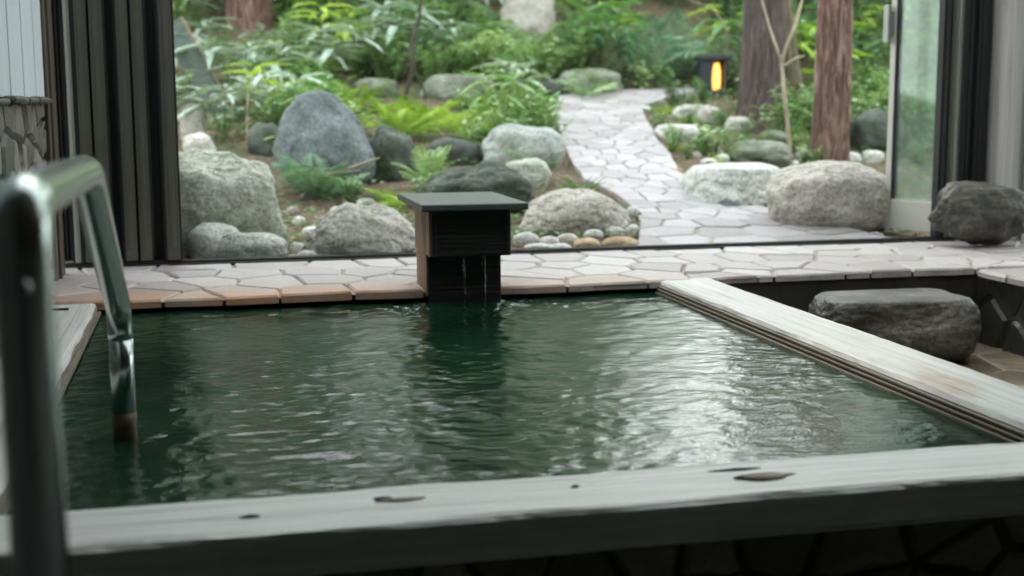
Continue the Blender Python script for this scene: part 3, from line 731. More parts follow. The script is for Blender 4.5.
at_hr(s, 'tube', M_steel, smooth=True)
s = MB(); s.tube([(-.183, 2.803, .172), (-.183, 2.803, .1), (-.183, 2.803, -.02)], R_*.975, 28); at_hr(s, 'lower_tube', M_steel, smooth=True)
s = MB(); s.tube([(-.183, 2.803, .012), (-.183, 2.803, -.02), (-.183, 2.803, -.68)], R_*.985, 28); at_hr(s, 'stained_foot', M_steelw, smooth=True)
s = MB(); s.tube([(-.160, 1.22, FZ), (-.160, 1.22, FZ+.012)], .055, 28); at_hr(s, 'flange', M_steel, bevel=.003)
s = MB(); s.tube([(-.160, 1.190, .50), (-.160, 1.2005, .50)], .009, 16); at_hr(s, 'set_screw', M_steel, bevel=.002)

# ================================================================== GARDEN GROUND, PATH
gm = MB(); X0, X1, Y0, Y1 = -9, 15, 5.56, 30; nx, ny = 150, 160; vs = []
for j in range(ny+1):
    y = Y0+(Y1-Y0)*(j/ny)**1.3
    for i in range(nx+1):
        x = X0+(X1-X0)*i/nx; vs.append((x, y, ground(x, y)))
gm.add(vs, [(j*(nx+1)+i, j*(nx+1)+i+1, (j+1)*(nx+1)+i+1, (j+1)*(nx+1)+i) for j in range(ny) for i in range(nx)])
o = gm.build('ground', M_soil, smooth=True); struct(o)
m = MB(); m.box((-9, -2.3, -.5), (WX-.16, 5.58, -.1)); m.box((RX+.1, -2.3, -.5), (15, 5.58, -.1)); struct(m.build('ground', M_soil))
# path strip
cum = [0]
C_ = [(a+b_)/2 for a, b_ in zip(PL, PR)]
for i in range(1, len(C_)): cum.append(cum[-1]+(C_[i]-C_[i-1]).length)
TL = cum[-1]
def path_map(u, v, h):
    # v along, u across 0..1*PWID
    t = min(max(v, 0), TL-1e-5); i = 0
    while i < len(cum)-2 and cum[i+1] < t: i += 1
    k = (t-cum[i])/(cum[i+1]-cum[i]); a = PL[i].lerp(PL[i+1], k); b_ = PR[i].lerp(PR[i+1], k)
    e = .02*noise.noise(Vector((v*4, 0, 2)))
    p = a.lerp(b_, u/.62+e*(1-abs(u/.62-.5)*0)); return Vector((p.x, p.y, gbase(p.x, p.y)+.034*sm(0, .5, v)+.004+h))
o = paving('garden_path', .62, TL, .135, .008, 51, path_map, [M_path, M_grout], .06, .003, sx=1.0, sy=1.4, bev=.005); struct(o)
# kerb side skirts of the path
s = MB(); n = 120; vs = []
for e in (0, .62):
    o0 = len(s.v)
    vv = []
    for i in range(n+1):
        v = TL*i/n; vv.append(path_map(e, v, .0)); vv.append(path_map(e, v, -.13))
    s.add(vv, [(2*i, 2*i+1, 2*i+3, 2*i+2) for i in range(n)])
struct(s.build('trim_13', M_grout))

# ================================================================== PLANTS
def reserve(x, y, pad=.0):
    return any(hypot(x-a, y-b_) < r*.85+pad for a, b_, r in ROCKS)
# --- fern fronds
def frond_mesh(name, L, pairs, mat, seed, arch=.5, width=.36):
    mb = MB(); rn = random.Random(seed); pts = []
    for i in range(pairs+3):
        t = i/(pairs+2); pts.append(Vector((L*t*cos(arch*.2)*(1-.12*t*t), 0, L*(.62*t-arch*t*t*1.15))))
    mb.tube(pts, [.0035*(1-.8*i/(pairs+2)) for i in range(pairs+3)], 4, 1)
    for i in range(2, pairs+2):
        t = i/(pairs+2); p = pts[i]; T = (pts[i+1]-pts[i-1]).normalized(); up_ = T.cross(Vector((0, 1, 0))).normalized()*-1
        up_ = Vector((0, 1, 0)).cross(T)*-1
        w = width*L*(sin(pi*min(1, t*1.05+.06))**.75)*(1-.35*t)
        if w < .01: continue
        for sgn in (-1, 1):
            d = (Vector((0, sgn, 0))+T*.45+Vector((0, 0, rn.uniform(-.15, .05)))).normalized()
            wd = L/pairs*.80
            # serrated pinna: three overlapping lobes pairs along it
            n = 5
            mb.leaf(p, d, Vector((0, 0, 1)), w, wd*.8, 0, .22, 2)
            for q in range(1, n):
                pq = p+d*w*q/n*.9-Vector((0, 0, w*.04*q*q/n)); ll = wd*.75*(1-q/n*.7)
                for s2 in (-1, 1):
                    dd = (T*s2*1.0+d*.6).normalized(); mb.leaf(pq, dd, Vector((0, 0, 1)), ll, ll*.55, 0, .1, 1)
    return mb.mesh(name, [mat, M_stem])
FR = {}
for key, mt in (('lime', L_lime), ('green', L_fern), ('dark', L_dark), ('pale', L_pale)):
    FR[key] = [frond_mesh('frond', 1.0, 20, mt, 5+i, arch=a) for i, a in enumerate((.42, .56, .30))]
def fern(x, y, z, size, n, key, label, seed, group=None, spread=(0, 2*pi), el=(.1, .7)):
    r = empty('fern', (x, y, z)); rn = random.Random(seed)
    for i in range(n):
        me = FR[key][rn.randrange(3)]; o = bpy.data.objects.new('frond', me); col.objects.link(o); o.parent = r
        a = spread[0]+(spread[1]-spread[0])*(i+rn.uniform(-.3, .3))/n
        o.rotation_euler = (rn.uniform(-.3, .3), -rn.uniform(*el)+.15, a); k = size*rn.uniform(.75, 1.1); o.scale = (k, k, k)
    tag(r, label, 'fern', group); return r
def fern_px(px, py, w, n, key, label, seed, **k):
    g = onground(px, py, ground); D = (g-EYE).dot(fw); return fern(g.x, g.y, g.z, w*D/F/2*1.4, n, key, label, seed, **k)
fern_px(318,199,104,14,'green','blue-green fern spreading in front of the tall blue-grey boulder',1,el=(.2,1.0))
fern_px(400,140,90,11,'lime','lime green fern right of the tall blue-grey boulder',2,el=(.2,.9))
fern_px(430,128,80,10,'lime','lime green fern above the dark rock, middle of the lime clump',3)
fern_px(468,140,85,10,'lime','lime green fern spreading over the rounded grey boulder',4)
fern_px(428,192,84,9,'pale','pale green fern with upright fronds behind the water spout lid',5,el=(.5,1.1))
fern_px(402,206,70,9,'lime','low lime fern left of the water spout lid',6,el=(.0,.35))
fern_px(352,112,80,9,'lime','lime fern on the slope behind the tall boulder top',7)
fern_px(655,82,135,12,'green','big blue-green fern with arching fronds left of the lantern',8,el=(.4,1.0))
fern_px(692,76,95,9,'green','arching fern just left of the garden lantern',9,el=(.4,1.0))
fern_px(520,66,125,11,'pale','wide pale fern above the path turn',10)
fern_px(560,60,100,9,'green','green fern above the rounded boulder at the path turn',11)
fern_px(480,60,110,9,'pale','pale fern above the long low boulder',12)
fern_px(372,68,125,10,'pale','broad pale fern left of the dark twig',13,el=(.0,.5))
fern_px(588,98,70,7,'pale','small fern arching over the rounded boulder at the path turn',14)
fern_px(470,112,60,8,'lime','small lime fern between the long low boulder and the path',15)
fern_px(310,100,85,8,'green','green fern left above the tall boulder',16)
fern_px(290,60,90,9,'lime','bright fern on the left slope below the distant trunk',17)
fern_px(240,120,60,8,'green','green fern behind the pitted boulder near the thin stick',18)
fern_px(440,28,90,9,'green','green fern high on the slope right of the dark twig',19)
fern_px(390,30,90,9,'pale','pale fern high on the slope left of the dark twig',20)
fern_px(345,34,90,9,'green','green fern high on the slope above the bamboo grass',21)
fern_px(600,40,80,9,'green','dark fern on the slope right of the pale slab',22)
fern_px(880,128,70,8,'pale','pale green fern behind the red cedar beside the glass door',23)
fern_px(815,120,60,8,'lime','bright small fern between the two big cedars',24)

# --- other plant kinds (one mesh prototypes with stems + foliage)
def shrub_mesh(name, mat, seed, nst=9, H_=.35, leafL=.07, leafW=.04, rad=.22, per=11):
    rn = random.Random(seed); mb = MB()
    for s_ in range(nst):
        a = rn.uniform(0, 2*pi); R0 = rn.uniform(.2, 1)*rad; h = H_*rn.uniform(.55, 1.1)
        tip = Vector((cos(a)*R0, sin(a)*R0, h)); base = Vector((cos(a)*R0*.15, sin(a)*R0*.15, -.04))
        mid = base.lerp(tip, .5)+Vector((0, 0, h*.12)); pts = [base, base.lerp(mid, .6), mid, tip]
        mb.tube(pts, [.004, .0035, .003, .002], 4, 1)
        for k in range(per):
            t = .25+.75*k/per; p = base.lerp(mid, t*2) if t < .5 else mid.lerp(tip, (t-.5)*2)
            d = Vector((rn.uniform(-1, 1), rn.uniform(-1, 1), rn.uniform(-.15, .45))).normalized()
            mb.leaf(p, d, Vector((0, 0, 1)), leafL*rn.uniform(.7, 1.3), leafW*rn.uniform(.8, 1.2), 0, .2, 2)
    return mb.mesh(name, [mat, M_stem])
def sasa_mesh(name, mat, seed, nst=4, H_=.45, L=.26, W=.05):
    rn = random.Random(seed); mb = MB()
    for s_ in range(nst):
        a = rn.uniform(0, 2*pi); base = Vector((rn.uniform(-.08, .08), rn.uniform(-.08, .08), -.04)); h = H_*rn.uniform(.6, 1.1)
        tip = base+Vector((cos(a)*h*.3, sin(a)*h*.3, h)); mb.tube([base, base.lerp(tip, .5)+Vector((0, 0, .02)), tip], [.004, .0035, .003], 5, 1)
        for k in range(rn.randint(5, 7)):
            b2 = 2*pi*k/6+rn.uniform(-.3, .3); d = Vector((cos(b2), sin(b2), rn.uniform(-.15, .6))).normalized()
            mb.leaf(tip-Vector((0, 0, .01*k)), d, Vector((0, 0, 1)), L*rn.uniform(.7, 1.15), W*rn.uniform(.8, 1.2), 0, .3, 2)
    return mb.mesh(name, [mat, M_stem])
def tuft_mesh(name, mat, seed):
    rn = random.Random(seed); mb = MB()
    for k in range(34):
        a = rn.uniform(0, 2*pi); d = Vector((cos(a), sin(a), rn.uniform(.5, 2.2))); mb.leaf((rn.uniform(-.05, .05), rn.uniform(-.05, .05), -.02), d, Vector((-cos(a), -sin(a), 1)), rn.uniform(.14, .30), .012, 0, .35, 2)
    return mb.mesh(name, [mat])
KINDS = {
 'leafy_shrub': ([shrub_mesh('leafy_shrub', L_mid, 1), shrub_mesh('leafy_shrub', L_mid, 2, 11, .42, .06, .035)], 'shrub', 'green leafy low shrub'),
 'pale_shrub': ([shrub_mesh('pale_shrub', L_pale, 3, 9, .3, .085, .05), shrub_mesh('pale_shrub', L_pale, 4, 10, .26, .06, .04)], 'shrub', 'pale broad-leaved low shrub'),
 'dark_shrub': ([shrub_mesh('dark_shrub', L_dark, 5, 13, .5, .08, .04, .3), shrub_mesh('dark_shrub', L_dark, 6, 12, .6, .07, .035, .3)], 'shrub', 'dark glossy leafy shrub'),
 'dwarf_bamboo': ([sasa_mesh('dwarf_bamboo', L_blue, 7), sasa_mesh('dwarf_bamboo', L_blue, 8, 3, .35, .3, .055)], 'dwarf bamboo', 'silvery dwarf bamboo'),
 'green_dwarf_bamboo': ([sasa_mesh('green_dwarf_bamboo', L_mid, 9, 5), sasa_mesh('green_dwarf_bamboo', L_lime, 10, 3)], 'dwarf bamboo', 'green dwarf bamboo'),
 'sedge_tuft': ([tuft_mesh('sedge_tuft', L_mid, 11), tuft_mesh('sedge_tuft', L_lime, 12)], 'grass', 'thin grassy tuft'),
}
def plant(kind, x, y, z, s_, label, seed, group=None, cat=None):
    ms, c, _ = KINDS[kind]; rn = random.Random(seed)
    o = bpy.data.objects.new(kind, ms[rn.randrange(len(ms))]); col.objects.link(o); o.location = (x, y, z); o.rotation_euler = (rn.uniform(-.1, .1), rn.uniform(-.1, .1), rn.uniform(0, 6.28)); o.scale = (s_, s_, s_*rn.uniform(.85, 1.15))
    tag(o, label, cat or c, group); return o
def plant_px(kind, px, py, s_, label, seed):
    g = onground(px, py, ground); return plant(kind, g.x, g.y, g.z, s_, label, seed)
for i, (k, px, py, s_, lab) in enumerate([
 ('dwarf_bamboo',330,92,1.0,'silvery bamboo grass standing directly behind the top of the tall boulder'),
 ('dwarf_bamboo',268,72,1.15,'silvery bamboo grass in the left slope, right of the leaning board'),
 ('green_dwarf_bamboo',352,56,1.1,'green bamboo grass left of the dark twig with dark blades'),
 ('dwarf_bamboo',440,70,1.0,'silvery bamboo grass right of the dark twig'),
 ('dwarf_bamboo',600,62,.8,'silvery bamboo grass above the path turn'),
 ('green_dwarf_bamboo',300,40,1.0,'green bamboo grass at the top left of the slope'),
 ('pale_shrub',470,192,.6,'pale leaves growing between the long dark boulder and the path'),
 ('pale_shrub',498,122,.75,'pale leafy shrub spreading at the path edge above the rounded grey boulder'),
 ('pale_shrub',470,116,.7,'pale leafy shrub below the long low boulder'),
 ('pale_shrub',530,104,.7,'pale leafy shrub where the path bends, left side'),
 ('leafy_shrub',520,176,.5,'small leafy plant over the low grey stone left of the path'),
 ('leafy_shrub',545,182,.4,'small leafy plant at the path edge above the broad pale boulder'),
 ('leafy_shrub',436,212,.5,'small bright leafy plant left of the long dark boulder'),
 ('pale_shrub',430,196,.55,'pale broad leaves below the upright fern behind the spout'),
 ('pale_shrub',350,202,.5,'pale leaves below the fern in front of the tall boulder'),
 ('pale_shrub',746,112,.8,'leafy shrub with round pale leaves left of the dark cedar trunk'),
 ('pale_shrub',738,92,.8,'taller pale shrub between lantern and dark cedar'),
 ('leafy_shrub',704,110,.7,'leafy shrub in the bend of the path below the lantern'),
 ('leafy_shrub',722,130,.6,'leafy shrub right of the path bend'),
 ('leafy_shrub',690,128,.55,'leafy shrub at the right kerb of the path'),
 ('leafy_shrub',704,150,.5,'low leafy plant on the soil right of the path'),
 ('leafy_shrub',672,148,.4,'small leafy plant hugging the right kerb'),
 ('pale_shrub',700,94,.8,'pale shrub in front of the lantern'),
 ('pale_shrub',640,90,.8,'pale shrub at the far side of the path turn'),
 ('pale_shrub',668,88,.85,'pale shrub along the far edge of the path, left of lantern'),
 ('leafy_shrub',865,150,.5,'small leafy plant at the right of the red cedar foot'),
 ('dark_shrub',878,140,.6,'dark leafy shrub beside the glass door'),
 ('dark_shrub',866,92,1.0,'dark shrub with big leaves left of the glass door'),
 ('leafy_shrub',290,176,.5,'small leafy plant at the left foot of the tall boulder'),
 ('leafy_shrub',222,140,.5,'leafy plant behind the pitted boulder'),
 ('sedge_tuft',800,148,.6,'thin grass tuft beside the forked sapling'),
 ('sedge_tuft',385,214,.5,'thin grass tuft left of the spout lid'),
 ('leafy_shrub',398,232,.35,'tiny bright plant left of the spout box'),
 ('sedge_tuft',538,222,.35,'tiny grass tuft at the right of the spout lid'),
 ('leafy_shrub',722,196,.22,'tiny green sprout on the kerb beside the low slab'),
 ]): plant_px(k, px, py, s_, lab, 300+i)

rn = random.Random(31); n = 0
while n < 34:
    px, py = rn.uniform(655, 815), rn.uniform(104, 166); g = onground(px, py, ground)
    if in_path(g.x, g.y, .06) or reserve(g.x, g.y, .0) or (py > 120 and px > 745 and rn.random() < .6): continue
    k = rn.choice(['leafy_shrub', 'leafy_shrub', 'pale_shrub', 'sedge_tuft']); n += 1
    plant(k, g.x, g.y, g.z, rn.uniform(.3, .55), '%s in the bed between the path and the cedars' % KINDS[k][2], 700+n, KINDS[k][2]+'s between path and cedars')
# --- undergrowth over the slope: every plant its own object
bD = (onground(228, 112, ground)-EYE).dot(fw); tD = (onground(250, 27, ground)-EYE).dot(fw); lD = (onground(712, 93, ground)-EYE).dot(fw)
rn = random.Random(99); placed = []; cnt = {}
def zone(px, py):
    side = 'left of the dark twig' if px < 410 else 'right of the dark twig' if px < 640 else 'around lantern and cedars' if px < 860 else 'beyond the glass door'
    dep = 'on the near bank' if py > 110 else 'on the middle slope' if py > 45 else 'on the far upper slope'
    return dep, side
def project(p):
    v = p-EYE; D = v.dot(fw); return 512+F*v.dot(ri)/D, 288-F*v.dot(up)/D, D
tries = 0
LIM = {'leafy_shrub': 160, 'pale_shrub': 130, 'dark_shrub': 90, 'dwarf_bamboo': 55, 'green_dwarf_bamboo': 50, 'sedge_tuft': 36}
while tries < 30000 and sum(cnt.values()) < 520:
    tries += 1
    y = 6.4+(19-6.4)*rn.random()**.8; x = rn.uniform(-.12, .72)*y+rn.uniform(-.3, .3)
    p = Vector((x, y, ground(x, y))); px, py, D = project(p)
    if px < 150 or px > 960 or py > 200 or py < -60: continue
    if px > 640 and py > 165: continue
    if in_path(x, y, .12) or reserve(x, y, .10): continue
    if px < 245 and 40 < py < 160 and rn.random() < .8: continue
    if 222 < px < 278 and 20 < py < 75 and rn.random() < .5: continue
    if any(a-10 < px < b_+10 and D_-1.6 < D < D_+.2 and py < q_+120 for a, b_, q_, D_ in RPX+[(222,280,0,tD),(695,735,60,lD),(176,228,20,bD)]): continue
    if 640 < px < 730 and 92 < py < 125 and rn.random() < .7: continue
    if 632 < px < 722 and 12 < py < 96: continue
    if 480 < px < 640 and 30 < py < 80 and rn.random() < .6: continue
    if 350 < px < 475 and 92 < py < 178: continue
    mind = .10+.013*y
    if any(hypot(x-a, y-b_) < mind for a, b_ in placed): continue
    near = y < 8.3
    if px > 600 and y > 11: w = {'dark_shrub': 6, 'leafy_shrub': 2, 'green_dwarf_bamboo': 1}
    elif px > 640: w = {'leafy_shrub': 4, 'pale_shrub': 2, 'sedge_tuft': 1}
    elif near: w = {'leafy_shrub': 3, 'pale_shrub': 2, 'sedge_tuft': 3}
    elif px < 260 and y > 8: w = {'leafy_shrub': 4, 'dwarf_bamboo': 1, 'dark_shrub': 1}
    else: w = {'leafy_shrub': 4, 'pale_shrub': 4, 'dwarf_bamboo': 2, 'green_dwarf_bamboo': 2, 'dark_shrub': .6, 'sedge_tuft': 1}
    ks = [k for k in w if cnt.get(k, 0) < LIM[k]]
    if not ks: continue
    k = rn.choices(ks, [w[q] for q in ks])[0]; cnt[k] = cnt.get(k, 0)+1; placed.append((x, y))
    dep, side = zone(px, py); s_ = rn.uniform(.75, 1.15)*(.6 if near else 1.1 if y < 11 else 1.35)
    if k == 'dark_shrub' and y > 13: s_ *= 1.3
    plant(k, x, y, p.z, s_, '%s %s, %s' % (KINDS[k][2], dep, side), tries, '%ss %s, %s' % (KINDS[k][2], dep, side))
# far thicket closing the upper slope (seen above and in the water's reflection)
for i in range(46):
    x = rn.uniform(-5, 14); y = rn.uniform(16, 20); z = ground(x, y)
    p = Vector((x, y, z)); 
    sc_ = rn.uniform(2.0, 3.3)
    if .33 < x/y < .46 or .53 < x/y < .60: sc_ *= .5
    plant('dark_shrub', x, y, z, sc_, 'tall dark bush in the thicket at the very top of the slope', 900+i, 'dark bushes in the far thicket', 'bush')

# --- groundcover, litter (uncountable)
mb = MB(); rl = random.Random(5); n = 0
while n < 16000:
    y = 5.9+12*rl.random()**1.3; x = rl.uniform(-.16, .75)*y
    if y > 9 or noise.noise(Vector((x*1.1, y*1.1, 3))) > -.15:
        if not in_path(x, y, .03):
            a = rl.uniform(0, 6.28); L = rl.uniform(.025, .055)*(1 if y < 9 else 1.5)
            mb.leaf((x, y, ground(x, y)+rl.uniform(.0, .05)), Vector((cos(a), sin(a), rl.uniform(-.1, .5))), Vector((0, 0, 1)), L, L*.6, rl.randrange(2), .15, 1)
    n += 1
o = mb.build('groundcover', [L_mid, L_pale]); tag(o, 'carpet of small green leaves covering the soil of the slope', 'groundcover', kind='stuff')
mb = MB(); n = 0
while n < 7000:
    y = 5.62+12*rl.random()**1.5; x = rl.uniform(-.16, .75)*y; n += 1
    if in_path(x, y, .0): continue
    a = rl.uniform(0, 6.28); L = rl.uniform(.02, .05)
    mb.leaf((x, y, ground(x, y)+.006), Vector((cos(a), sin(a), rl.uniform(-.1, .3))), Vector((rl.uniform(-.3, .3), rl.uniform(-.3, .3), 1)), L, L*rl.uniform(.25, .6), 0, .2, 1)
o = mb.build('leaf_litter', M_litter); tag(o, 'brown fallen leaves and needles strewn over the soil', 'leaf litter', kind='stuff')

# ================================================================== TREES
def trunk_pts(base, lean, H_, n=40, bend=.05, seed=0):
    pts = []
    for i in range(n+1):
        t = i/n; pts.append(Vector((base.x+lean[0]*t+bend*noise.noise(Vector((t*2, seed, 0))), base.y+lean[1]*t, base.z-.15+H_*t)))
    return pts
def trunk_mesh(pts, r0, r1, seed, mat, name='trunk', nseg=40, flare=.5):
    mb = MB(); n = len(pts); vs = []
    for i, p in enumerate(pts):
        t = i/(n-1); r = r0+(r1-r0)*t; z = (p.z-pts[0].z); r *= 1+flare*math.exp(-z*6)
        for k in range(nseg):
            a = 2*pi*k/nseg; rg = noise.noise(Vector((cos(a)*5+seed, sin(a)*5, p.z*.8)))*.09+noise.noise(Vector((cos(a)*11+seed, sin(a)*11, p.z*1.7)))*.05
            rg += .14*flare*noise.noise(Vector((cos(a)*2+seed, sin(a)*2, 3)))*math.exp(-z*4)
            q = r*(1+rg); vs.append((p.x+cos(a)*q, p.y+sin(a)*q, p.z))
    fs = [(i*nseg+k, i*nseg+(k+1) % nseg, (i+1)*nseg+(k+1) % nseg, (i+1)*nseg+k) for i in range(n-1) for k in range(nseg)]
    mb.add(vs, fs+[tuple((n-1)*nseg+k for k in range(nseg))]); return mb
def crown_mesh(seed, R=1.6, Hc=3.0, n=900, lobes=14, LL=(.10, .20), lr=(.35, .75)):
    rn = random.Random(seed); mb = MB(); cs = [(rn.uniform(-R, R)*.7, rn.uniform(-R, R)*.7, rn.uniform(0, Hc), rn.uniform(*lr)) for _ in range(lobes)]
    for i in range(n):
        c = rn.choice(cs); d = Vector((rn.gauss(0, 1), rn.gauss(0, 1), rn.gauss(0, .7))).normalized()*c[3]*rn.random()**.4
        p = Vector(c[:3])+d; L = rn.uniform(*LL)
        mb.leaf(p, Vector((rn.uniform(-1, 1), rn.uniform(-1, 1), rn.uniform(-.7, .3))), Vector((rn.uniform(-.5, .5), rn.uniform(-.5, .5), 1)), L, L*.6, 0, .2, 1)
    return mb.mesh('crown', [L_can])
CR = [crown_mesh(s_) for s_ in (1, 2, 3)]
CS = crown_mesh(9, 1.7, 6.0, 4200, 36, (.18, .30), (.45, .95))
CF = [crown_mesh(s_, 2.1, 6.0, 7000, 42, (.18, .34), (.5, 1.05)) for s_ in (4, 5)]
def tree(px, py, wpx, mat, label, seed, H_=7, lean=(0, 0), crown=True, flare=.45, cz=.55, xy=None, r=None, group=None, cs=1.0, sparse=False):
    g = onground(px, py, ground) if xy is None else Vector((xy[0], xy[1], ground(*xy)))
    D = (g-EYE).dot(fw); rad = r or wpx*D/F/2
    ROCKS.append((g.x, g.y, rad))
    root = empty('tree', g)
    pts = [p-g for p in trunk_pts(g, lean, H_, 44, .05, seed)]
    trunk_mesh(pts, rad, rad*.55, seed, mat, flare=flare).build('trunk', mat, root, smooth=True)
    rn = random.Random(seed)
    if crown:
        for k in range(5):
            t = cz+.42*k/5; p = pts[int(t*44)]; a = rn.uniform(0, 6.28); L = rn.uniform(.9, 1.6)
            mb = MB(); q = p+Vector((cos(a)*L*.5, sin(a)*L*.5, L*.25)); e = p+Vector((cos(a)*L, sin(a)*L, L*.35)); mb.tube([p, q, e], [.05, .035, .015], 7); mb.build('branch', mat, root, smooth=True)
        o = bpy.data.objects.new('crown', CR[seed % 3] if xy is None else CS if sparse else CF[seed % 2]); col.objects.link(o); o.parent = root; o.location = pts[int(cz*44)]; o.rotation_euler = (0, 0, rn.uniform(0, 6)); o.scale = (cs, cs, cs)
    tag(root, label, 'tree', group); return root
tree(760,130,44, B_dark, 'thick dark cedar trunk right of the lantern', 1, 8, (.02, .1), flare=.75)
tree(798,126,25, B_olive, 'olive-brown slanting trunk just behind the thick dark cedar', 2, 7, (-1.0, .3), flare=.2)
tree(829,163,36, B_red, 'straight red-brown cedar trunk nearest the glass door', 3, 8, (.05, 0), flare=.25)
tree(250,27,46, B_red, 'reddish tree trunk high on the left slope above the leaning board', 4, 7, (0, 0), flare=.2, cz=.22)
far = [(-4.6,18.5),(-3.2,16),(-2.0,19.5),(-1.6,17),(.4,19),(1.2,16.8),(3.0,18.8),(8.9,18.4),(12.7,17.6),(4.4,16.8),(12.2,19.4),(13.4,17),(-6,16)]
for i, q in enumerate(far):
    tree(0, 0, 0, (B_dark, B_red, B_olive)[i % 3], 'slender forest tree standing beyond the upper slope', 10+i, (rn.uniform(3.6, 4.2) if q[0] in (.4, 1.2, 8.9) else rn.uniform(7.2, 8.4)), (rn.uniform(-.4, .4), 0), xy=q, r=rn.uniform(.10, .18), cz=.15, group='forest trees beyond the upper slope', cs=.4 if q[0] == 8.9 else .4 if q[0] in (.4, 1.2) else 1.0, sparse=q[0] == 4.4)

# thin stems and twigs
def twig(name, chain, r, mt, label, cat='twig', y=None, forks=None):
    """chain of (px,py) seen points standing at one distance from the base ground point"""
    g = onground(*chain[0], ground); dist = g.x*sin(YAW)+g.y*cos(YAW)
    def P(px, py, dd=0):
        d = ray(px, py); return EYE+d*((dist+dd)/(d.x*sin(YAW)+d.y*cos(YAW)))
    mb = MB(); pts = [P(*c, .04*math.sin(i*1.9)) for i, c in enumerate(chain)]
    pts[0].z -= .05
    n = len(pts); mb.tube(pts, [r*(1-.45*i/(n-1)) for i in range(n)], 8)
    o = mb.build(name, mt, smooth=True)
    for f in forks or []:
        m2 = MB(); q = [P(*c, .05*i) for i, c in enumerate(f)]; m2.tube(q, [r*.62*(1-.5*i/(len(q)-1)) for i in range(len(q))], 7); m2.build('branch', mt, o, smooth=True)
    tag(o, label, cat); return o
twig('sapling', [(791,166),(789,140),(786,110),(783,80),(782,62),(786,48),(796,24),(802,0),(806,-30),(812,-90)], .016, M_twig, 'thin pale forked sapling in front of the dark cedar', 'sapling',
     forks=[[(782,62),(776,46),(770,28),(763,4),(756,-24),(742,-80)], [(784,66),(796,58),(804,56)]])
twig('twig', [(404,104),(407,88),(413,68),(411,54),(414,36),(419,20),(421,0),(424,-30),(420,-70)], .018, M_dtwig, 'dark crooked stem rising over the lime ferns to the top edge', forks=[[(412,60),(418,76),(424,90),(426,104)], [(414,36),(408,50),(404,70),(402,84)]])
twig('stick', [(247,155),(247,130),(247.5,108),(248,94)], .007, M_twig, 'thin pale upright stick behind the pitted boulder', 'stick')
twig('twig', [(722,84),(726,60),(728,36),(722,20),(712,8),(700,4),(690,0)], .008, M_twig, 'thin arching pale twig above the lantern')
twig('twig', [(300,201),(312,186),(330,174),(350,168),(372,160),(379,158)], .009, M_twig, 'dry curved twig lying in front of the tall boulder', forks=[[(302,196),(322,178),(344,172),(360,170)]])
twig('stick', [(192,150),(186,140),(180,131)], .008, M_twig, 'short pale stick leaning beside the folded doors', 'stick')

# leaning board on the left slope
g = onground(228, 112, ground); D = (g-EYE).dot(fw)
def Pd(px, py, D_): return EYE+ray(px, py)*(D_/F)
a, b_ = Pd(218, 108, D), Pd(168, 18, D+.25)
v = (b_-a); L = v.length; s = MB(); s.box((0, -.10, -.018), (L, .10, .018))
o = s.build('wooden_board', W_plankg, bevel=.004); X = v.normalized(); Yv = X.cross(fw).normalized(); Zv = X.cross(Yv)
mm = Matrix((X, Yv, Zv)).transposed().to_4x4(); mm.translation = a-X*.06; o.matrix_world = mm
tag(o, 'mossy green board leaning down the bank beside the folded doors', 'board')
s = MB(); s.box((0, -.108, -.015), (L, -.1005, .015)); s2 = s.build('edge', W_rust, o); s2['label'] = 'orange-brown weathered edge of the board'

# ================================================================== LANTERN
g = onground(712, 93, ground); D = (g-EYE).dot(fw); k = D/F
ln = empty('garden_lantern', (g.x, g.y, g.z), -YAW); tag(ln, 'small dark garden lantern with a glowing yellow lamp at the path turn', 'lantern')
w = 26*k/2; Hh = 36*k
M_lan = plain('dark_metal', (.035,.045,.055), .5, .2, .1, 5, 0)
s = MB(); s.box((-w*1.25, -w*1.15, Hh*.90), (w*1.25, w*1.15, Hh*1.0)); s.box((-w*.9, -w*.9, Hh*1.0), (w*.9, w*.9, Hh*1.04)); s.build('roof', M_lan, ln, bevel=.006)
s = MB(); s.box((-w, -w*.9, Hh*.05), (-w*.15, w*.9, Hh*.9)); s.box((w*.82, -w*.9, Hh*.05), (w, w*.9, Hh*.9)); s.box((-w*.15, w*.7, Hh*.05), (w*.82, w*.9, Hh*.9)); s.build('housing', M_lan, ln, bevel=.004)
s = MB(); s.box((-w*1.1, -w, -.08), (w*1.1, w, Hh*.06)); s.build('base', M_lan, ln, bevel=.004)
M_lit, nt, b = newmat('lit_lamp'); b.inputs['Base Color'].default_value = (.9,.6,.2,1); b.inputs['Emission Color'].default_value = (1,.50,.10,1); b.inputs['Emission Strength'].default_value = 1.35
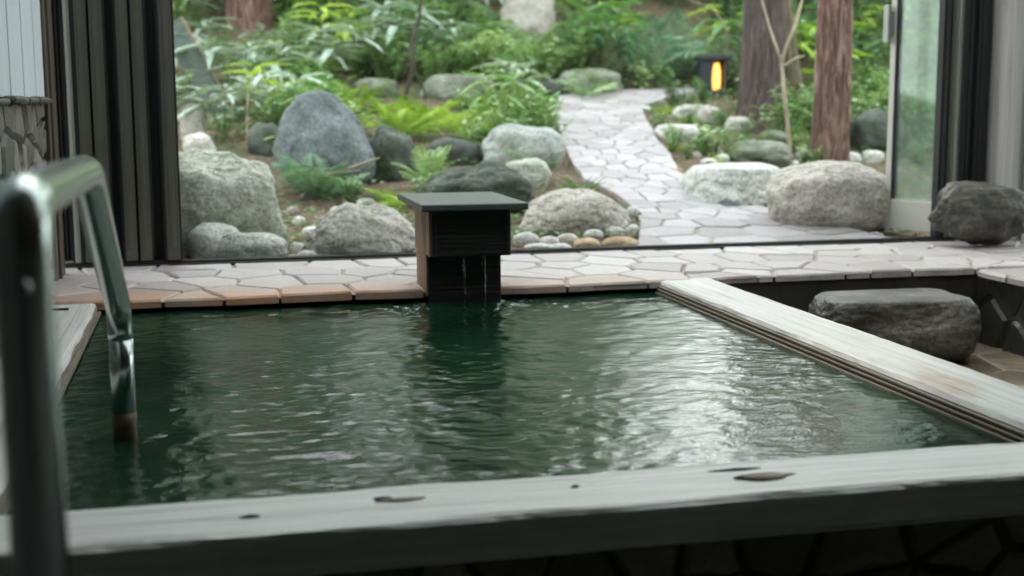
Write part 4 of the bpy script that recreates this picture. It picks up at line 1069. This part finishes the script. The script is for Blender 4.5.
s = MB(); s.tube([(w*.32, 0, Hh*.10), (w*.32, 0, Hh*.30), (w*.32, 0, Hh*.6), (w*.32, 0, Hh*.82)], [w*.27, w*.33, w*.31, w*.2], 16); s.build('lamp', M_lit, ln, smooth=True)

# ================================================================== LIGHT
w = bpy.data.worlds.new('world'); scn.world = w; w.use_nodes = True; nt = w.node_tree; bg = nt.nodes['Background']
tc = nt.nodes.new('ShaderNodeTexCoord'); sx = nt.nodes.new('ShaderNodeSeparateXYZ'); nt.links.new(tc.outputs['Generated'], sx.inputs[0])
cl = noi(nt, tc.outputs['Generated'], 2.2, 5, .6)
cr = ramp(nt, sx.outputs[2], [(.0, (.84,.88,.87)), (.5, (.93,.95,.96)), (1.0, (.90,.94,.98))])
nt.links.new(mixc(nt, .35, cr, ramp(nt, cl, [(.35, (.75,.8,.85)), (.65, (1.15,1.15,1.12))]), 'MULTIPLY'), bg.inputs[0])
vm = nt.nodes.new('ShaderNodeVectorMath'); vm.operation = 'DOT_PRODUCT'; nt.links.new(tc.outputs['Generated'], vm.inputs[0]); vm.inputs[1].default_value = Vector((.12, .94, .32)).normalized()
glow = math_(nt, 'POWER', math_(nt, 'MAXIMUM', vm.outputs['Value'], 0), 4)
nt.links.new(math_(nt, 'ADD', math_(nt, 'MULTIPLY', glow, 2.4), 1.9), bg.inputs[1])
sd = bpy.data.lights.new('sun', 'SUN'); sd.energy = 2.5; sd.angle = radians(9); sd.color = (1, .95, .84); so = bpy.data.objects.new('sun', sd); col.objects.link(so)
dirv = Vector((-.45, 1.15, .85)).normalized()  # towards the sun
so.rotation_euler = dirv.to_track_quat('Z', 'Y').to_euler()

scn.view_settings.view_transform = 'Standard'; scn.view_settings.look = 'None'; scn.view_settings.gamma = 1; scn.view_settings.use_curve_mapping = False
scn.view_settings.exposure = .80
scn.cycles.use_denoising = True; scn.cycles.max_bounces = 8; scn.cycles.transparent_max_bounces = 16
scn.cycles.caustics_reflective = False; scn.cycles.caustics_refractive = False
